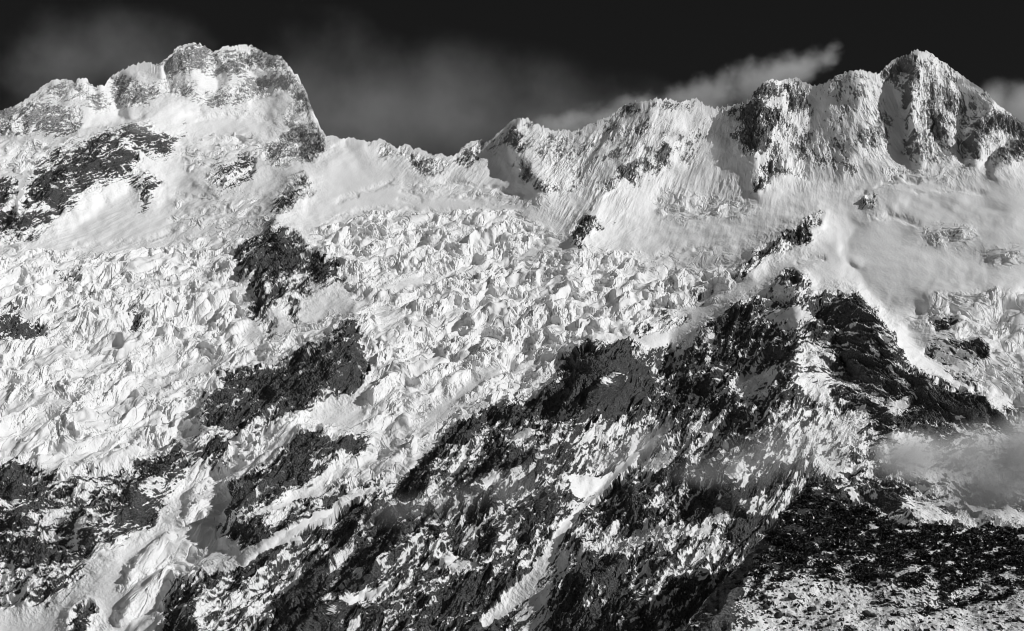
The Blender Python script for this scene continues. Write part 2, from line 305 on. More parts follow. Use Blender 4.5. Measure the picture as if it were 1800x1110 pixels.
# ------------------------------------------------------------------ rock cover (share of bare rock), ice chaos, tone
ROCK = np.zeros((gh, gw), f32)
for pts, val in [
 ([(15,195),(60,165),(95,142),(125,142),(112,158),(80,172),(60,190),(40,205),(15,215)], .45),
 ([(15,212),(60,190),(100,186),(130,188),(142,195),(140,228),(120,238),(70,236),(15,250)], .6),
 ([(85,160),(120,150),(128,165),(110,180),(88,178)], .4),
 ([(130,150),(152,140),(165,150),(180,165),(195,180),(205,192),(185,200),(170,203),(160,190),(150,180),(140,185),(130,180)], .5),
 ([(190,140),(215,134),(235,146),(275,150),(285,170),(262,178),(250,182),(225,192),(208,190),(195,165)], .7),
 ([(278,115),(300,97),(308,85),(345,76),(372,90),(380,110),(374,128),(350,125),(335,130),(310,130),(285,128)], .7),
 ([(380,100),(395,97),(430,97),(445,83),(495,98),(518,132),(500,127),(470,120),(440,126),(425,135),(405,130),(385,125)], .7),
 ([(290,148),(330,145),(345,160),(380,165),(400,152),(430,145),(450,142),(480,132),(510,135),(525,148),(500,160),(470,168),(440,182),(400,188),(370,188),(340,172),(310,164),(285,165)], .6),
 ([(280,128),(300,130),(295,165),(285,168)], .5),([(370,90),(378,92),(380,130),(372,135)], .5),
 ([(508,118),(530,140),(545,180),(560,220),(574,240),(560,262),(540,280),(505,288),(470,286),(468,265),(500,252),(508,235),(495,215),(495,200),(520,190),(512,170),(505,150)], .62),
 ([(517,200),(545,200),(552,225),(535,230),(522,222)], .25),
 ([(470,262),(480,250),(560,240),(570,250),(555,275),(520,285),(480,288)], .7),
 ([(310,222),(330,214),(330,224),(318,232)], .6),([(305,240),(326,234),(322,247),(308,247)], .7),
 # dark left mass
 ([(180,240),(200,228),(215,220),(240,219),(268,222),(290,235),(303,252),(305,265),(290,280),(270,276),(248,285),(252,300),(235,315),(210,318),(190,325),(185,335),(150,345),(130,342),(125,355),(100,366),(60,372),(35,362),(40,342),(60,316),(75,303),(65,292),(100,281),(130,266),(150,250)], .76),
 ([(245,262),(275,262),(270,275),(250,280)], .5),([(120,355),(140,345),(145,355),(125,365)], .7),
 ([(15,310),(26,318),(28,335),(20,372),(15,372)], .85),
 ([(15,375),(60,372),(112,366),(105,385),(85,400),(60,415),(35,432),(15,445)], .66),
 ([(245,325),(260,303),(275,310),(282,330),(270,345),(255,362),(243,365),(250,345)], .85),
 ([(345,322),(375,302),(410,292),(440,272),(452,280),(435,310),(415,330),(395,332),(370,322)], .78),
 # nunatak
 ([(515,325),(530,311),(545,318),(553,335),(550,348),(535,335),(525,350),(510,365),(495,376),(480,394),(465,402),(455,402),(470,385),(485,375),(500,350)], .85),
 ([(408,455),(425,440),(445,430),(465,410),(480,406),(500,408),(520,418),(535,428),(548,450),(560,458),(602,478),(606,495),(580,506),(560,500),(547,490),(535,502),(520,516),(500,528),(480,542),(460,557),(443,562),(440,545),(455,525),(435,510),(437,490),(415,497),(410,480),(430,465),(408,468)], .93),
 ([(430,458),(463,422),(461,440),(440,464)], .05),([(508,500),(530,480),(541,488),(535,508),(515,510)], .08),
 ([(455,535),(470,525),(475,535),(462,548)], .1),([(425,497),(437,492),(440,505),(430,510)], .1),
 ([(495,552),(520,544),(527,560),(508,566)], .8),([(462,562),(480,558),(484,580),(468,592)], .6),
 ([(520,500),(548,508),(530,530),(500,545),(485,545)], .6),
 # islands lower left
 ([(540,622),(570,602),(595,585),(605,572),(622,560),(636,575),(632,600),(636,640),(641,662),(625,690),(600,697),(580,690),(560,702),(545,722),(520,737),(495,747),(470,762),(440,777),(400,772),(370,757),(345,747),(365,715),(385,690),(395,665),(420,655),(455,648),(480,660),(500,640),(520,625)], .82),
 ([(415,735),(470,700),(500,690),(480,720),(440,745)], .97),([(585,620),(625,610),(636,650),(625,688),(595,690),(590,660)], .96),
 ([(360,720),(385,700),(420,690),(400,730),(365,745)], .95),
 ([(345,790),(352,768),(365,762),(385,765),(405,785),(405,800),(370,822),(330,830),(325,810)], .3),
 ([(350,790),(368,772),(395,775),(408,800),(390,815),(360,820)], .8),
 ([(517,782),(545,766),(570,770),(600,782),(640,762),(645,778),(620,800),(600,812),(572,815),(562,840),(532,857),(500,872),(470,897),(450,917),(430,933),(409,907),(409,880),(418,865),(440,850),(460,838),(490,818),(510,800)], .93),
 ([(545,815),(572,800),(560,835),(540,850)], .5),
 ([(15,820),(60,838),(110,858),(160,842),(215,832),(255,808),(290,800),(330,808),(350,820),(330,850),(290,880),(265,895),(240,912),(200,952),(150,990),(120,1010),(80,1040),(15,1065)], .52),
 ([(15,825),(50,835),(60,860),(90,870),(100,880),(60,920),(40,945),(15,950)], .8),
 ([(250,810),(300,790),(330,800),(320,830),(280,850),(230,860),(200,850)], .68),([(300,782),(312,776),(316,798),(302,800)], .97),
 ([(15,952),(60,955),(120,972),(132,990),(100,1002),(50,1000),(15,1012)], .9),
 ([(60,900),(130,910),(170,935),(150,960),(80,950)], .35),
 ([(168,988),(200,952),(240,918),(248,892),(285,885),(290,895),(245,935),(212,957)], .88),
 ([(190,840),(270,850),(300,860),(260,890),(200,900),(150,900),(160,870)], .55),
 ([(15,1040),(60,1030),(100,1000),(150,1010),(130,1040),(60,1070),(15,1085)], .6),
 ([(108,1092),(128,1074),(162,1064),(167,1084),(152,1098)], .95),
 ([(15,574),(45,570),(70,582),(88,590),(70,601),(40,609),(15,603)], .9),([(98,490),(115,482),(136,480),(134,495),(115,497)], .8),
 ([(15,540),(40,545),(42,560),(25,566),(15,562)], .4),
 ([(210,584),(226,574),(230,584),(240,586),(228,590),(214,588)], .95),([(228,572),(231,556),(244,550),(248,562),(246,578),(238,587),(232,584)], .8),  # dark hole among the seracs, its shade painted as bare rock
 # spurs at bottom centre-left
 ([(262,1095),(300,1050),(330,1040),(370,1030),(395,1000),(450,985),(500,975),(525,970),(530,990),(520,1010),(495,1060),(470,1095)], .62),
 ([(262,1095),(300,1058),(320,1048),(380,1040),(350,1070),(330,1095)], .9),
 ([(480,1095),(500,1060),(530,1030),(525,990),(480,985),(380,940),(440,930),(520,900),(600,870),(650,860),(700,850),(640,930),(560,1010),(530,1095)], .7),
 # middle range
 ([(652,250),(672,244),(690,256),(700,268),(690,272),(665,270)], .5),([(697,262),(715,253),(726,257),(722,270),(705,275)], .75),
 ([(727,265),(755,271),(765,290),(745,300),(730,310),(715,285)], .45),([(745,275),(790,275),(800,285),(775,305),(745,316),(735,312),(755,295)], .45),
 ([(797,285),(803,271),(825,250),(850,249),(865,250),(850,265),(840,285),(825,292),(805,290)], .68),
 ([(850,262),(880,232),(900,215),(910,210),(905,235),(893,255),(870,262)], .5),
 ([(893,230),(905,225),(915,250),(925,275),(912,272),(900,255),(890,255)], .85),
 ([(905,285),(920,280),(940,300),(945,312),(930,315),(910,302)], .82),([(918,213),(925,209),(938,216),(950,222),(935,228)], .6),
 ([(925,315),(936,317),(932,322)], .9),([(940,325),(965,318),(968,335),(950,342),(940,335)], .6),([(972,325),(990,315),(995,335),(985,345)], .5),
 ([(950,225),(1000,230),(1020,240),(1000,270),(1015,300),(980,310),(950,290),(930,260)], .3),
 ([(980,240),(1000,228),(1060,210),(1075,205),(1095,190),(1120,180),(1110,200),(1080,215),(1050,225),(1010,245)], .4),
 ([(1085,200),(1105,183),(1120,182),(1130,190),(1110,198),(1090,208)], .6),
 ([(1130,180),(1160,174),(1190,180),(1225,175),(1215,195),(1180,200),(1150,195)], .35),
 ([(1010,262),(1060,225),(1130,212),(1165,220),(1140,240),(1090,250),(1050,270),(1020,290)], .3),
 ([(1155,255),(1165,248),(1180,262),(1184,285),(1178,297),(1165,285),(1152,272)], .85),
 ([(1130,300),(1140,288),(1155,290),(1165,295),(1145,302),(1130,312)], .8),
 ([(1100,300),(1112,280),(1118,295),(1115,310),(1127,318),(1118,323),(1100,312),(1085,320),(1080,312)], .88),
 ([(1045,345),(1070,318),(1085,325),(1070,335),(1052,345)], .75),
 ([(1028,366),(1042,348),(1040,362),(1032,372)], .9),
 ([(1010,405),(1020,392),(1040,390),(1050,400),(1035,410),(1022,425),(1016,440),(1008,425)], .92),([(1046,395),(1058,388),(1055,402),(1048,405)], .7),([(1070,392),(1086,390),(1078,400)], .6),
 ([(1000,270),(1040,262),(1030,300),(1060,300),(1020,340),(1000,330)], .28),
 # buttress left of the right peak
 ([(1305,182),(1325,163),(1340,147),(1362,141),(1400,137),(1420,148),(1430,160),(1410,175),(1390,180),(1370,170),(1345,175),(1325,195),(1310,200)], .5),
 ([(1370,180),(1400,175),(1420,190),(1415,205),(1395,205),(1380,195)], .55),
 ([(1307,200),(1315,185),(1330,175),(1345,190),(1345,215),(1352,240),(1345,260),(1330,272),(1315,272),(1304,258),(1305,225)], .93),
 ([(1330,190),(1365,190),(1380,200),(1385,215),(1400,235),(1395,250),(1370,245),(1360,230),(1345,230)], .62),
 ([(1240,205),(1280,190),(1305,190),(1300,205),(1275,215),(1250,225)], .4),([(1275,240),(1300,235),(1300,245),(1280,247)], .6),
 ([(1400,255),(1420,260),(1440,240),(1480,250),(1500,265),(1490,285),(1450,285),(1410,275)], .45),
 ([(1340,270),(1370,265),(1360,285),(1390,280),(1380,300),(1350,310),(1345,330),(1333,334),(1332,310),(1345,295)], .62),
 ([(1312,300),(1325,295),(1322,308),(1314,308)], .6),
 ([(1390,285),(1420,290),(1440,310),(1420,325),(1395,310)], .35),([(1500,300),(1520,292),(1515,305)], .4),
 ([(1455,145),(1480,128),(1517,124),(1540,132),(1535,150),(1500,148),(1470,150)], .35),
 ([(1470,180),(1500,165),(1520,175),(1500,185)], .5),([(1500,185),(1550,190),(1540,205),(1510,200)], .35),
 ([(1540,132),(1560,115),(1590,98),(1613,88),(1622,95),(1610,110),(1595,115),(1585,130),(1570,145),(1552,142)], .65),
 ([(1590,118),(1610,110),(1615,130),(1610,160),(1600,190),(1605,215),(1595,220),(1590,190),(1588,150)], .8),
 ([(1615,165),(1650,160),(1690,185),(1693,210),(1680,220),(1660,205),(1625,210),(1612,190)], .5),
 ([(1620,210),(1640,205),(1665,220),(1678,240),(1680,258),(1660,260),(1645,245),(1630,240),(1620,225)], .75),
 ([(1590,225),(1600,225),(1600,280),(1592,275)], .85),([(1600,230),(1618,220),(1628,245),(1625,270),(1610,290),(1598,275)], .6),
 ([(1630,120),(1660,125),(1690,150),(1690,165),(1660,150),(1635,145)], .3),
 ([(1700,150),(1725,158),(1745,178),(1765,195),(1745,195),(1720,180),(1705,170)], .35),
 ([(1710,215),(1730,205),(1750,195),(1784,215),(1765,240),(1745,250),(1735,240),(1715,270),(1708,290),(1700,285),(1705,240)], .55),
 ([(1702,255),(1715,245),(1718,280),(1705,290)], .85),
 ([(1745,275),(1760,250),(1784,225),(1784,280),(1760,285),(1738,305),(1740,290)], .85),
 ([(1500,230),(1560,235),(1565,250),(1530,262),(1500,250)], .45),([(1530,200),(1560,205),(1575,215),(1570,225),(1540,222)], .4),
 ([(1440,235),(1465,245),(1500,290),(1520,310),(1480,315),(1440,290),(1420,260)], .25),
 ([(1505,362),(1520,350),(1535,350),(1542,362),(1520,368)], .8),
 # crests above the near ridge
 ([(1400,410),(1412,390),(1430,382),(1448,386),(1450,394),(1432,392),(1418,398),(1415,412),(1418,425),(1395,435),(1370,445),(1350,455),(1325,470),(1290,490),(1284,488),(1300,472),(1320,455),(1345,432),(1372,418)], .93),
 ([(1376,490),(1385,475),(1400,482),(1420,505),(1422,520),(1410,520),(1395,510),(1380,512),(1368,512)], .92),
 ([(1400,460),(1420,455),(1450,452),(1445,460),(1410,468)], .3),
 ([(1108,596),(1115,580),(1135,560),(1165,547),(1170,550),(1140,566),(1122,585),(1145,580),(1175,570),(1210,553),(1212,560),(1180,578),(1140,590)], .85),
 ([(1210,530),(1250,518),(1260,522),(1230,532)], .4),
 # right icefall rocks
 ([(1635,560),(1665,555),(1690,570),(1680,578),(1660,585),(1650,595),(1640,575)], .7),([(1650,590),(1665,600),(1690,640),(1710,650),(1700,620),(1670,595)], .5),
 ([(1695,610),(1715,600),(1735,620),(1738,630),(1720,640),(1705,630)], .9),
 ([(1610,620),(1640,605),(1680,640),(1670,650),(1640,635),(1615,628)], .55),([(1645,660),(1690,665),(1720,690),(1750,720),(1740,728),(1700,690),(1660,675)], .72),
 ([(1755,662),(1784,662),(1784,705),(1765,690)], .5),([(1620,405),(1660,400),(1700,405),(1705,420),(1690,430),(1660,425),(1635,420)], .12),
]:
    paint(ROCK, pts, val, 3)
# the near ridge
L3 = [(490,1095),(500,1060),(560,1000),(620,945),(665,895),(700,865),(745,812),(785,770),(850,730),(900,700),(955,690),(985,665),(1000,640),(1030,622),(1060,615),(1180,617),(1200,619),(1255,568),(1290,548),(1320,530),(1345,520),(1380,518),(1420,525),(1480,520),(1510,528),(1530,548),(1560,585),(1577,605),(1590,650),(1620,665),(1650,680),(1700,705),(1745,722),(1784,760),(1784,1095)]
paint(ROCK, L3, .66, 2)
for pts, val in [
 ([(1040,620),(1060,616),(1100,622),(1120,640),(1145,660),(1150,690),(1120,705),(1100,740),(1070,765),(1040,745),(1010,725),(990,700),(1000,665),(1020,640)], .97),
 ([(1140,622),(1180,620),(1200,640),(1180,655),(1150,645)], .6),([(1060,690),(1100,680),(1090,700),(1065,705)], .6),
 ([(900,715),(960,695),(1000,720),(960,740),(920,745)], .85),([(960,745),(1000,735),(1040,760),(1000,790),(960,770)], .5),
 ([(780,775),(810,755),(850,762),(842,790),(815,812),(785,815)], .97),([(880,780),(930,760),(950,775),(900,795)], .4),
 ([(885,790),(910,768),(938,762),(933,778),(910,790)], .03),
 ([(860,740),(930,725),(950,740),(890,755)], .75),([(700,865),(745,815),(775,800),(790,825),(740,860)], .8),
 ([(780,830),(830,815),(860,830),(830,850),(790,850)], .55),
 ([(900,800),(950,790),(975,830),(940,860),(900,840)], .9),([(820,870),(860,850),(900,860),(880,890),(830,890)], .75),
 ([(842,878),(862,850),(885,836),(872,862),(856,880)], .04),([(978,838),(1010,846),(1078,833),(1062,855),(1040,878),(1022,888),(1008,872),(990,858)], .02),
 ([(1000,775),(1060,770),(1080,800),(1040,835),(1000,830)], .5),([(1020,780),(1040,775),(1030,810),(1022,815)], .1),
 ([(600,960),(680,900),(740,890),(700,940),(640,980),(600,990)], .85),
 ([(500,1095),(500,1060),(545,1015),(600,975),(600,1010),(560,1060),(540,1095)], .97),([(530,1010),(560,1000),(620,1000),(590,1030),(560,1040)], .75),
 ([(600,1078),(625,1052),(690,1030),(668,1054),(640,1070),(605,1088)], .05),([(615,1010),(650,1000),(640,1030),(615,1040)], .3),
 ([(770,990),(800,975),(832,1000),(820,1018),(790,1015)], .15),([(805,968),(830,935),(870,925),(868,938),(840,955),(815,975)], .15),([(815,930),(840,930),(835,950),(820,945)], .1),
 ([(890,975),(940,985),(920,1010),(890,1000)], .6),([(945,950),(975,950),(970,965),(950,965)], .95),([(960,985),(990,965),(970,1000),(930,1020)], .2),
 ([(860,1005),(880,1000),(900,1040),(850,1095),(780,1095),(800,1040)], .85),
 ([(980,960),(1030,935),(1060,900),(1050,960),(1000,990)], .85),
 ([(1030,1010),(1080,990),(1120,1000),(1060,1095),(990,1095),(1000,1050)], .85),
 ([(1030,1000),(1045,1000),(1045,1040),(1030,1060)], .97),([(1050,980),(1120,940),(1180,920),(1190,940),(1120,970),(1080,1010)], .45),
 ([(1060,900),(1130,860),(1200,830),(1230,870),(1150,910),(1080,940)], .68),([(1080,820),(1150,790),(1200,790),(1180,830),(1100,860)], .55),
 ([(1130,830),(1170,800),(1190,805),(1170,835),(1140,838)], .15),
 ([(1195,700),(1220,660),(1275,600),(1300,590),(1345,580),(1345,600),(1290,640),(1278,655),(1275,690),(1230,730),(1195,760)], .82),
 ([(1255,600),(1280,562),(1290,550),(1300,565),(1345,535),(1350,545),(1300,590),(1270,605)], .85),([(1280,620),(1305,600),(1320,610),(1300,640),(1280,645)], .95),
 ([(1325,560),(1390,540),(1440,555),(1430,575),(1380,575),(1345,578),(1325,572)], .12),([(1150,660),(1190,650),(1180,690),(1150,720)], .5),
 ([(1200,770),(1260,700),(1300,650),(1290,690),(1250,740),(1210,790)], .35),
 ([(1290,600),(1340,590),(1370,600),(1380,620),(1330,640),(1290,650)], .75),([(1240,655),(1260,620),(1275,640),(1262,665)], .4),
 ([(1425,530),(1480,522),(1510,532),(1535,555),(1565,600),(1575,625),(1568,640),(1520,620),(1470,600),(1430,560)], .82),
 ([(1440,560),(1480,580),(1520,600),(1500,625),(1460,600)], .65),
 ([(1390,620),(1420,600),(1460,610),(1480,650),(1440,640),(1400,650)], .4),
 ([(1380,640),(1410,625),(1450,650),(1520,690),(1560,730),(1500,740),(1440,720),(1395,690)], .3),
 ([(1350,640),(1388,630),(1395,645),(1360,680),(1335,705),(1345,720),(1320,730),(1290,700),(1320,660)], .3),
 ([(1480,620),(1560,640),(1578,660),(1570,680),(1520,670),(1490,650)], .75),([(1455,690),(1500,700),(1540,720),(1545,745),(1500,745),(1470,720)], .78),
 ([(1540,600),(1575,605),(1590,650),(1570,650)], .55),
 ([(1590,656),(1625,665),(1655,690),(1700,708),(1748,724),(1735,745),(1690,740),(1640,715),(1600,690)], .93),
 ([(1560,720),(1605,695),(1612,700),(1585,740),(1570,745)], .05),([(1570,660),(1590,670),(1610,720),(1580,700)], .3),
 ([(1300,740),(1350,730),(1380,760),(1350,800),(1310,790)], .6),([(1400,720),(1500,740),(1560,750),(1500,790),(1430,790),(1390,760)], .3),
 ([(1280,790),(1380,790),(1400,830),(1350,850),(1290,860),(1260,830)], .35),([(1420,780),(1480,790),(1500,830),(1470,850),(1430,830)], .22),
 ([(1360,830),(1420,850),(1380,890),(1330,920),(1310,900)], .6),([(1290,870),(1340,880),(1320,920),(1295,905)], .12),
 ([(1230,870),(1270,880),(1290,930),(1240,950),(1210,920)], .12),([(1220,880),(1255,870),(1270,900),(1245,920),(1225,900)], .8),
 ([(1200,920),(1235,900),(1240,935),(1210,945)], .75),([(1190,990),(1240,960),(1290,960),(1300,970),(1230,1010),(1190,1040)], .25),
 ([(1250,930),(1300,920),(1340,930),(1330,950),(1270,960)], .8),
 ([(1500,890),(1510,870),(1540,870),(1590,905),(1600,920),(1560,915),(1520,895)], .55),([(1470,850),(1490,850),(1510,880),(1500,890),(1485,880)], .1),
 ([(1500,780),(1560,760),(1784,740),(1784,900),(1680,880),(1580,850)], .35),([(1545,825),(1575,825),(1582,860),(1570,870),(1550,845)], .7),
 ([(1690,850),(1710,845),(1720,880),(1700,890),(1675,880)], .65),
 ([(1570,880),(1650,890),(1784,905),(1784,940),(1600,935)], .22),([(1655,906),(1690,905),(1720,915),(1775,925),(1770,930),(1720,925),(1660,918)], .85),
]:
    paint(ROCK, pts, val, 2)
# couloirs and snow gullies
stroke(ROCK, [(1165,768),(1120,812),(1085,840),(1045,880),(1015,905),(990,942),(965,985),(935,1025),(900,1060),(860,1110)], 8, 0.0, 24)
paint(ROCK, [(990,965),(1010,985),(1000,1020),(970,1060),(950,1095),(872,1095),(915,1040),(950,1000)], .22, 2)
stroke(ROCK, [(1480,870),(1495,888)], 8, 0.05)
stroke(ROCK, [(690,850),(640,880),(590,905),(520,945),(460,975),(400,1010)], 8, 0.08, 16)
stroke(ROCK, [(520,962),(480,965),(430,985),(380,1010)], 10, 0.05, 10)
# bare snow slots between rocks of the left mass and the nunatak
stroke(ROCK, [(245,270),(262,290),(275,305)], 9, 0.02); stroke(ROCK, [(240,365),(250,330),(245,318)], 5, 0.1)
stroke(ROCK, [(30,315),(34,345),(30,370)], 8, 0.05); stroke(ROCK, [(150,345),(185,322),(235,316)], 4, .3)
stroke(ROCK, [(480,395),(520,365),(540,350)], 8, 0.03)
for pts, val in [([(1600,100),(1640,95),(1700,150),(1712,290),(1600,290)], .34),([(1310,165),(1540,135),(1570,290),(1420,300),(1340,280)], .2),([(1700,160),(1784,210),(1784,240),(1712,290)], .34),
 ([(880,225),(1300,190),(1250,270),(1100,330),(950,330)], .17)]:
    ROCK = np.maximum(ROCK, blur(polymask(pts).astype(f32), 3) * val)
ROCK = np.clip(ROCK, 0, 1)
COUL = np.zeros((gh, gw), f32)     # snow-filled gullies keep a clean bed
stroke(COUL, [(1168,766),(1120,812),(1085,842),(1045,880),(1015,907),(990,942),(965,985),(935,1025),(900,1060),(855,1115)], 7, 1.0, 24)
stroke(COUL, [(1070,845),(1040,862),(1010,872)], 14, 1.0); stroke(COUL, [(1040,858),(1000,850)], 10, 1.0)
stroke(COUL, [(700,846),(640,884),(590,908),(520,947),(460,977),(400,1012)], 7, 1.0, 16)
stroke(COUL, [(520,964),(480,968),(430,988),(370,1020)], 9, 1.0, 12)
stroke(COUL, [(1565,560),(1600,620),(1640,655),(1700,695)], 24, 1.0, 10)

ICE = np.zeros((gh, gw), f32)
for pts, val in [
 ([(15,450),(120,445),(240,435),(400,412),(440,425),(420,455),(430,520),(440,590),(480,600),(540,570),(620,555),(540,625),(400,655),(350,740),(300,790),(240,815),(180,835),(100,858),(15,830)], .9),
 ([(200,540),(300,520),(410,540),(420,600),(330,620),(200,600),(120,560)], 1.2),
 ([(600,385),(700,380),(900,375),(1010,440),(1290,478),(1290,500),(1200,540),(1110,590),(1030,615),(960,680),(800,735),(740,800),(700,850),(600,900),(580,860),(640,780),(660,700),(640,560),(610,500),(555,450),(560,405)], 1.0),
 ([(640,700),(700,640),(760,660),(700,720),(660,800),(640,780)], 1.0),
 ([(410,790),(520,735),(640,765),(560,770),(500,800),(440,850),(405,900),(430,935),(390,1000),(280,1090),(160,1095),(230,1000),(330,900),(330,860)], .8),
 ([(15,262),(100,256),(165,245),(150,255),(100,280),(60,300),(15,312)], .8),
 ([(330,250),(350,240),(460,245),(470,270),(430,285),(380,300),(330,300),(310,270)], .6),
 ([(330,240),(400,245),(415,260),(380,265),(340,260)], .15),
 ([(1578,575),(1590,555),(1640,525),(1784,512),(1784,740),(1740,700),(1700,660),(1680,600),(1650,560),(1600,575)], .7),
 ([(1612,405),(1640,400),(1710,405),(1705,425),(1660,432),(1630,425)], .5),([(1720,440),(1784,435),(1784,460),(1740,462)], .5),
 ([(1550,300),(1580,290),(1640,300),(1720,300),(1700,315),(1620,315),(1560,325)], .45),
 ([(1150,340),(1200,330),(1240,350),(1300,350),(1330,370),(1300,385),(1200,385),(1150,375)], .4),
 ([(300,360),(450,340),(470,380),(440,420),(300,400)], .3),([(680,318),(800,330),(960,350),(960,365),(800,345),(700,325)], .35),
 ([(540,430),(590,470),(640,500),(600,510),(560,480)], .7),
 # smooth ramps
 ([(120,522),(240,502),(300,488),(400,490),(400,500),(300,508),(200,515)], .05),([(15,560),(60,540),(100,520),(80,550),(30,575)], .1),
 ([(100,440),(130,425),(260,418),(380,405),(300,430),(180,445)], .08),
 ([(250,672),(330,648),(400,622),(430,625),(380,662),(300,690),(240,700)], .1),([(230,660),(290,610),(330,610),(320,650),(260,665)], .15),
 ([(30,700),(90,690),(150,700),(130,720),(60,735)], .15),([(15,720),(60,705),(70,720),(15,740)], .1),
 ([(725,752),(760,702),(830,658),(890,628),(882,662),(805,722),(745,770)], .04),([(620,745),(700,700),(800,650),(840,630),(810,660),(720,705),(640,760)], .2),
 ([(640,510),(700,492),(740,478),(880,470),(980,455),(900,475),(780,490),(720,515),(660,520)], .08),([(640,545),(680,535),(720,550),(710,585),(670,575)], .15),
 ([(420,600),(440,570),(480,560),(470,590),(430,615)], .05),([(650,810),(720,770),(760,750),(740,780),(680,815),(650,825)], .3),
 ([(1080,470),(1200,440),(1290,435),(1290,465),(1200,470),(1100,490)], .2),([(900,440),(1000,420),(1100,440),(1020,455),(930,460)], .2),
 ([(640,385),(760,395),(860,395),(800,415),(700,400)], .15),([(110,820),(200,780),(230,760),(240,780),(160,820),(110,840)], .3),
 ([(340,880),(420,820),(440,800),(450,810),(400,860),(330,900)], .2),([(370,1010),(430,960),(445,970),(400,1010),(360,1030)], .1),
]:
    paint(ICE, pts, val, 3)
paint(ICE, [(395,830),(440,775),(540,740),(530,775),(455,845),(400,900)], 1.1, 2)
ICE *= np.clip(1 - ROCK * 1.6, 0, 1)

# flow angle (deg, up to the right), region tables
FLU = np.zeros((gh, gw), f32)     # strength of snow fluting
for pts, val in [
 ([(860,230),(1310,180),(1310,345),(1150,360),(1000,420),(960,340),(900,300)], 1.0),
 ([(1310,150),(1784,90),(1784,290),(1500,300),(1250,360)], .9),
 ([(180,110),(560,90),(575,300),(350,230),(200,210)], .5),
 ([(130,380),(240,330),(230,370),(100,430)], .9),([(640,260),(860,260),(900,330),(700,330)], .7),
 ([(420,600),(440,560),(480,560),(450,600)], 1.0),([(460,410),(540,340),(550,380),(470,440)], .7),([(860,360),(1010,430),(900,440)], .3)]:
    paint(FLU, pts, val, 16)
ANGF = np.full((gh, gw), 38.0, f32)  # direction of flutes and strata
for pts, val in [
 ([(15,0),(600,0),(600,300),(15,260)], 26), ([(15,230),(330,220),(300,400),(15,440)], 32),
 ([(600,200),(900,200),(900,340),(600,340)], 60), ([(900,150),(1300,150),(1300,430),(900,430)], 56),
 ([(1300,80),(1480,80),(1480,400),(1230,400)], 68), ([(1480,80),(1620,80),(1620,330),(1480,330)], 100), ([(1620,80),(1784,80),(1784,330),(1620,330)], 82),
 ([(15,800),(330,800),(250,900),(120,1000),(15,1095)], 14),
 ([(1480,500),(1784,600),(1784,800),(1540,760),(1420,640)], -40), ([(1480,820),(1784,820),(1784,1095),(1480,1095)], -12),
 ([(330,640),(640,640),(640,780),(330,780)], 30)]:
    paint(ANGF, pts, val, 16)
# tone of the rock itself (rime-coated far rock is paler)
TONE = np.full((gh, gw), 0.035, f32)
for pts, val in [
 ([(15,60),(620,60),(620,325),(470,310),(420,240),(200,215),(15,260)], .14),
 ([(600,180),(1310,150),(1310,300),(900,340),(600,330)], .075), ([(1310,80),(1784,80),(1784,330),(1400,340),(1310,300)], .085),
 ([(1305,170),(1350,170),(1350,275),(1300,275)], .04),([(1330,180),(1380,180),(1395,250),(1350,250)], .05)]:
    paint(TONE, pts, val, 6)

CALM = np.zeros((gh, gw), f32)
for pts, val in [([(1450,380),(1540,330),(1784,320),(1784,510),(1640,520),(1580,570),(1500,520),(1430,480),(1430,420)], 1.0),
 ([(1180,520),(1300,490),(1400,460),(1450,480),(1500,520),(1380,518),(1290,550),(1190,618),(1040,615),(1130,580)], 1.0),
 ([(550,300),(640,260),(700,320),(860,350),(860,385),(640,385),(560,370)], .9),([(340,195),(500,190),(480,240),(330,240),(250,210)], .7)]:
    paint(CALM, pts, val, 8)
# single long crevasses and the cracks where the walls meet the glacier
CREV = np.zeros((gh, gw), f32)
for pts, w in [([(590,355),(640,338),(690,318),(720,328),(800,322),(870,332),(960,352)], 3.5),([(690,318),(705,335),(740,342)], 3),([(620,372),(700,362),(760,372),(860,368)], 2.5),
 ([(760,345),(830,350),(880,345)], 2.5),([(700,352),(760,350)], 2.5),([(150,228),(210,212),(250,206)], 2.5),([(345,212),(380,206),(420,203),(450,205),(465,212)], 3.5),([(470,215),(485,228)], 3),
 ([(120,242),(170,238),(200,226)], 2.5),([(1610,335),(1680,330),(1730,340)], 2.5),([(1530,382),(1570,378),(1620,392)], 3),
 ([(1180,465),(1250,470),(1290,466)], 3),([(1215,515),(1245,508),(1260,512)], 3.5),([(1190,535),(1220,530),(1250,520)], 3.5),([(1050,470),(1110,455),(1180,445),(1250,440)], 3),
 ([(1250,535),(1280,533)], 2.5),([(870,425),(930,432),(980,445)], 2.5),([(1400,465),(1425,452),(1450,458)], 3),([(1505,345),(1560,322),(1620,318)], 3),([(1170,372),(1240,378),(1310,375)], 3),
 ([(560,262),(590,256),(610,260)], 2.5),([(300,345),(400,352),(470,345)], 3),([(300,385),(360,375),(450,378)], 3),([(130,430),(240,420),(330,400)], 3),([(640,520),(720,512),(790,492),(900,474)], 3),
 ([(1330,500),(1440,385),(1500,350)], 0.1),([(600,762),(680,712),(780,662),(860,630)], 3),([(700,800),(760,760),(800,735)], 3),([(250,672),(330,645),(400,620)], 3),([(20,740),(70,705),(150,700)], 3)]:
    if w > 1: stroke(CREV, pts, w, 1.0)
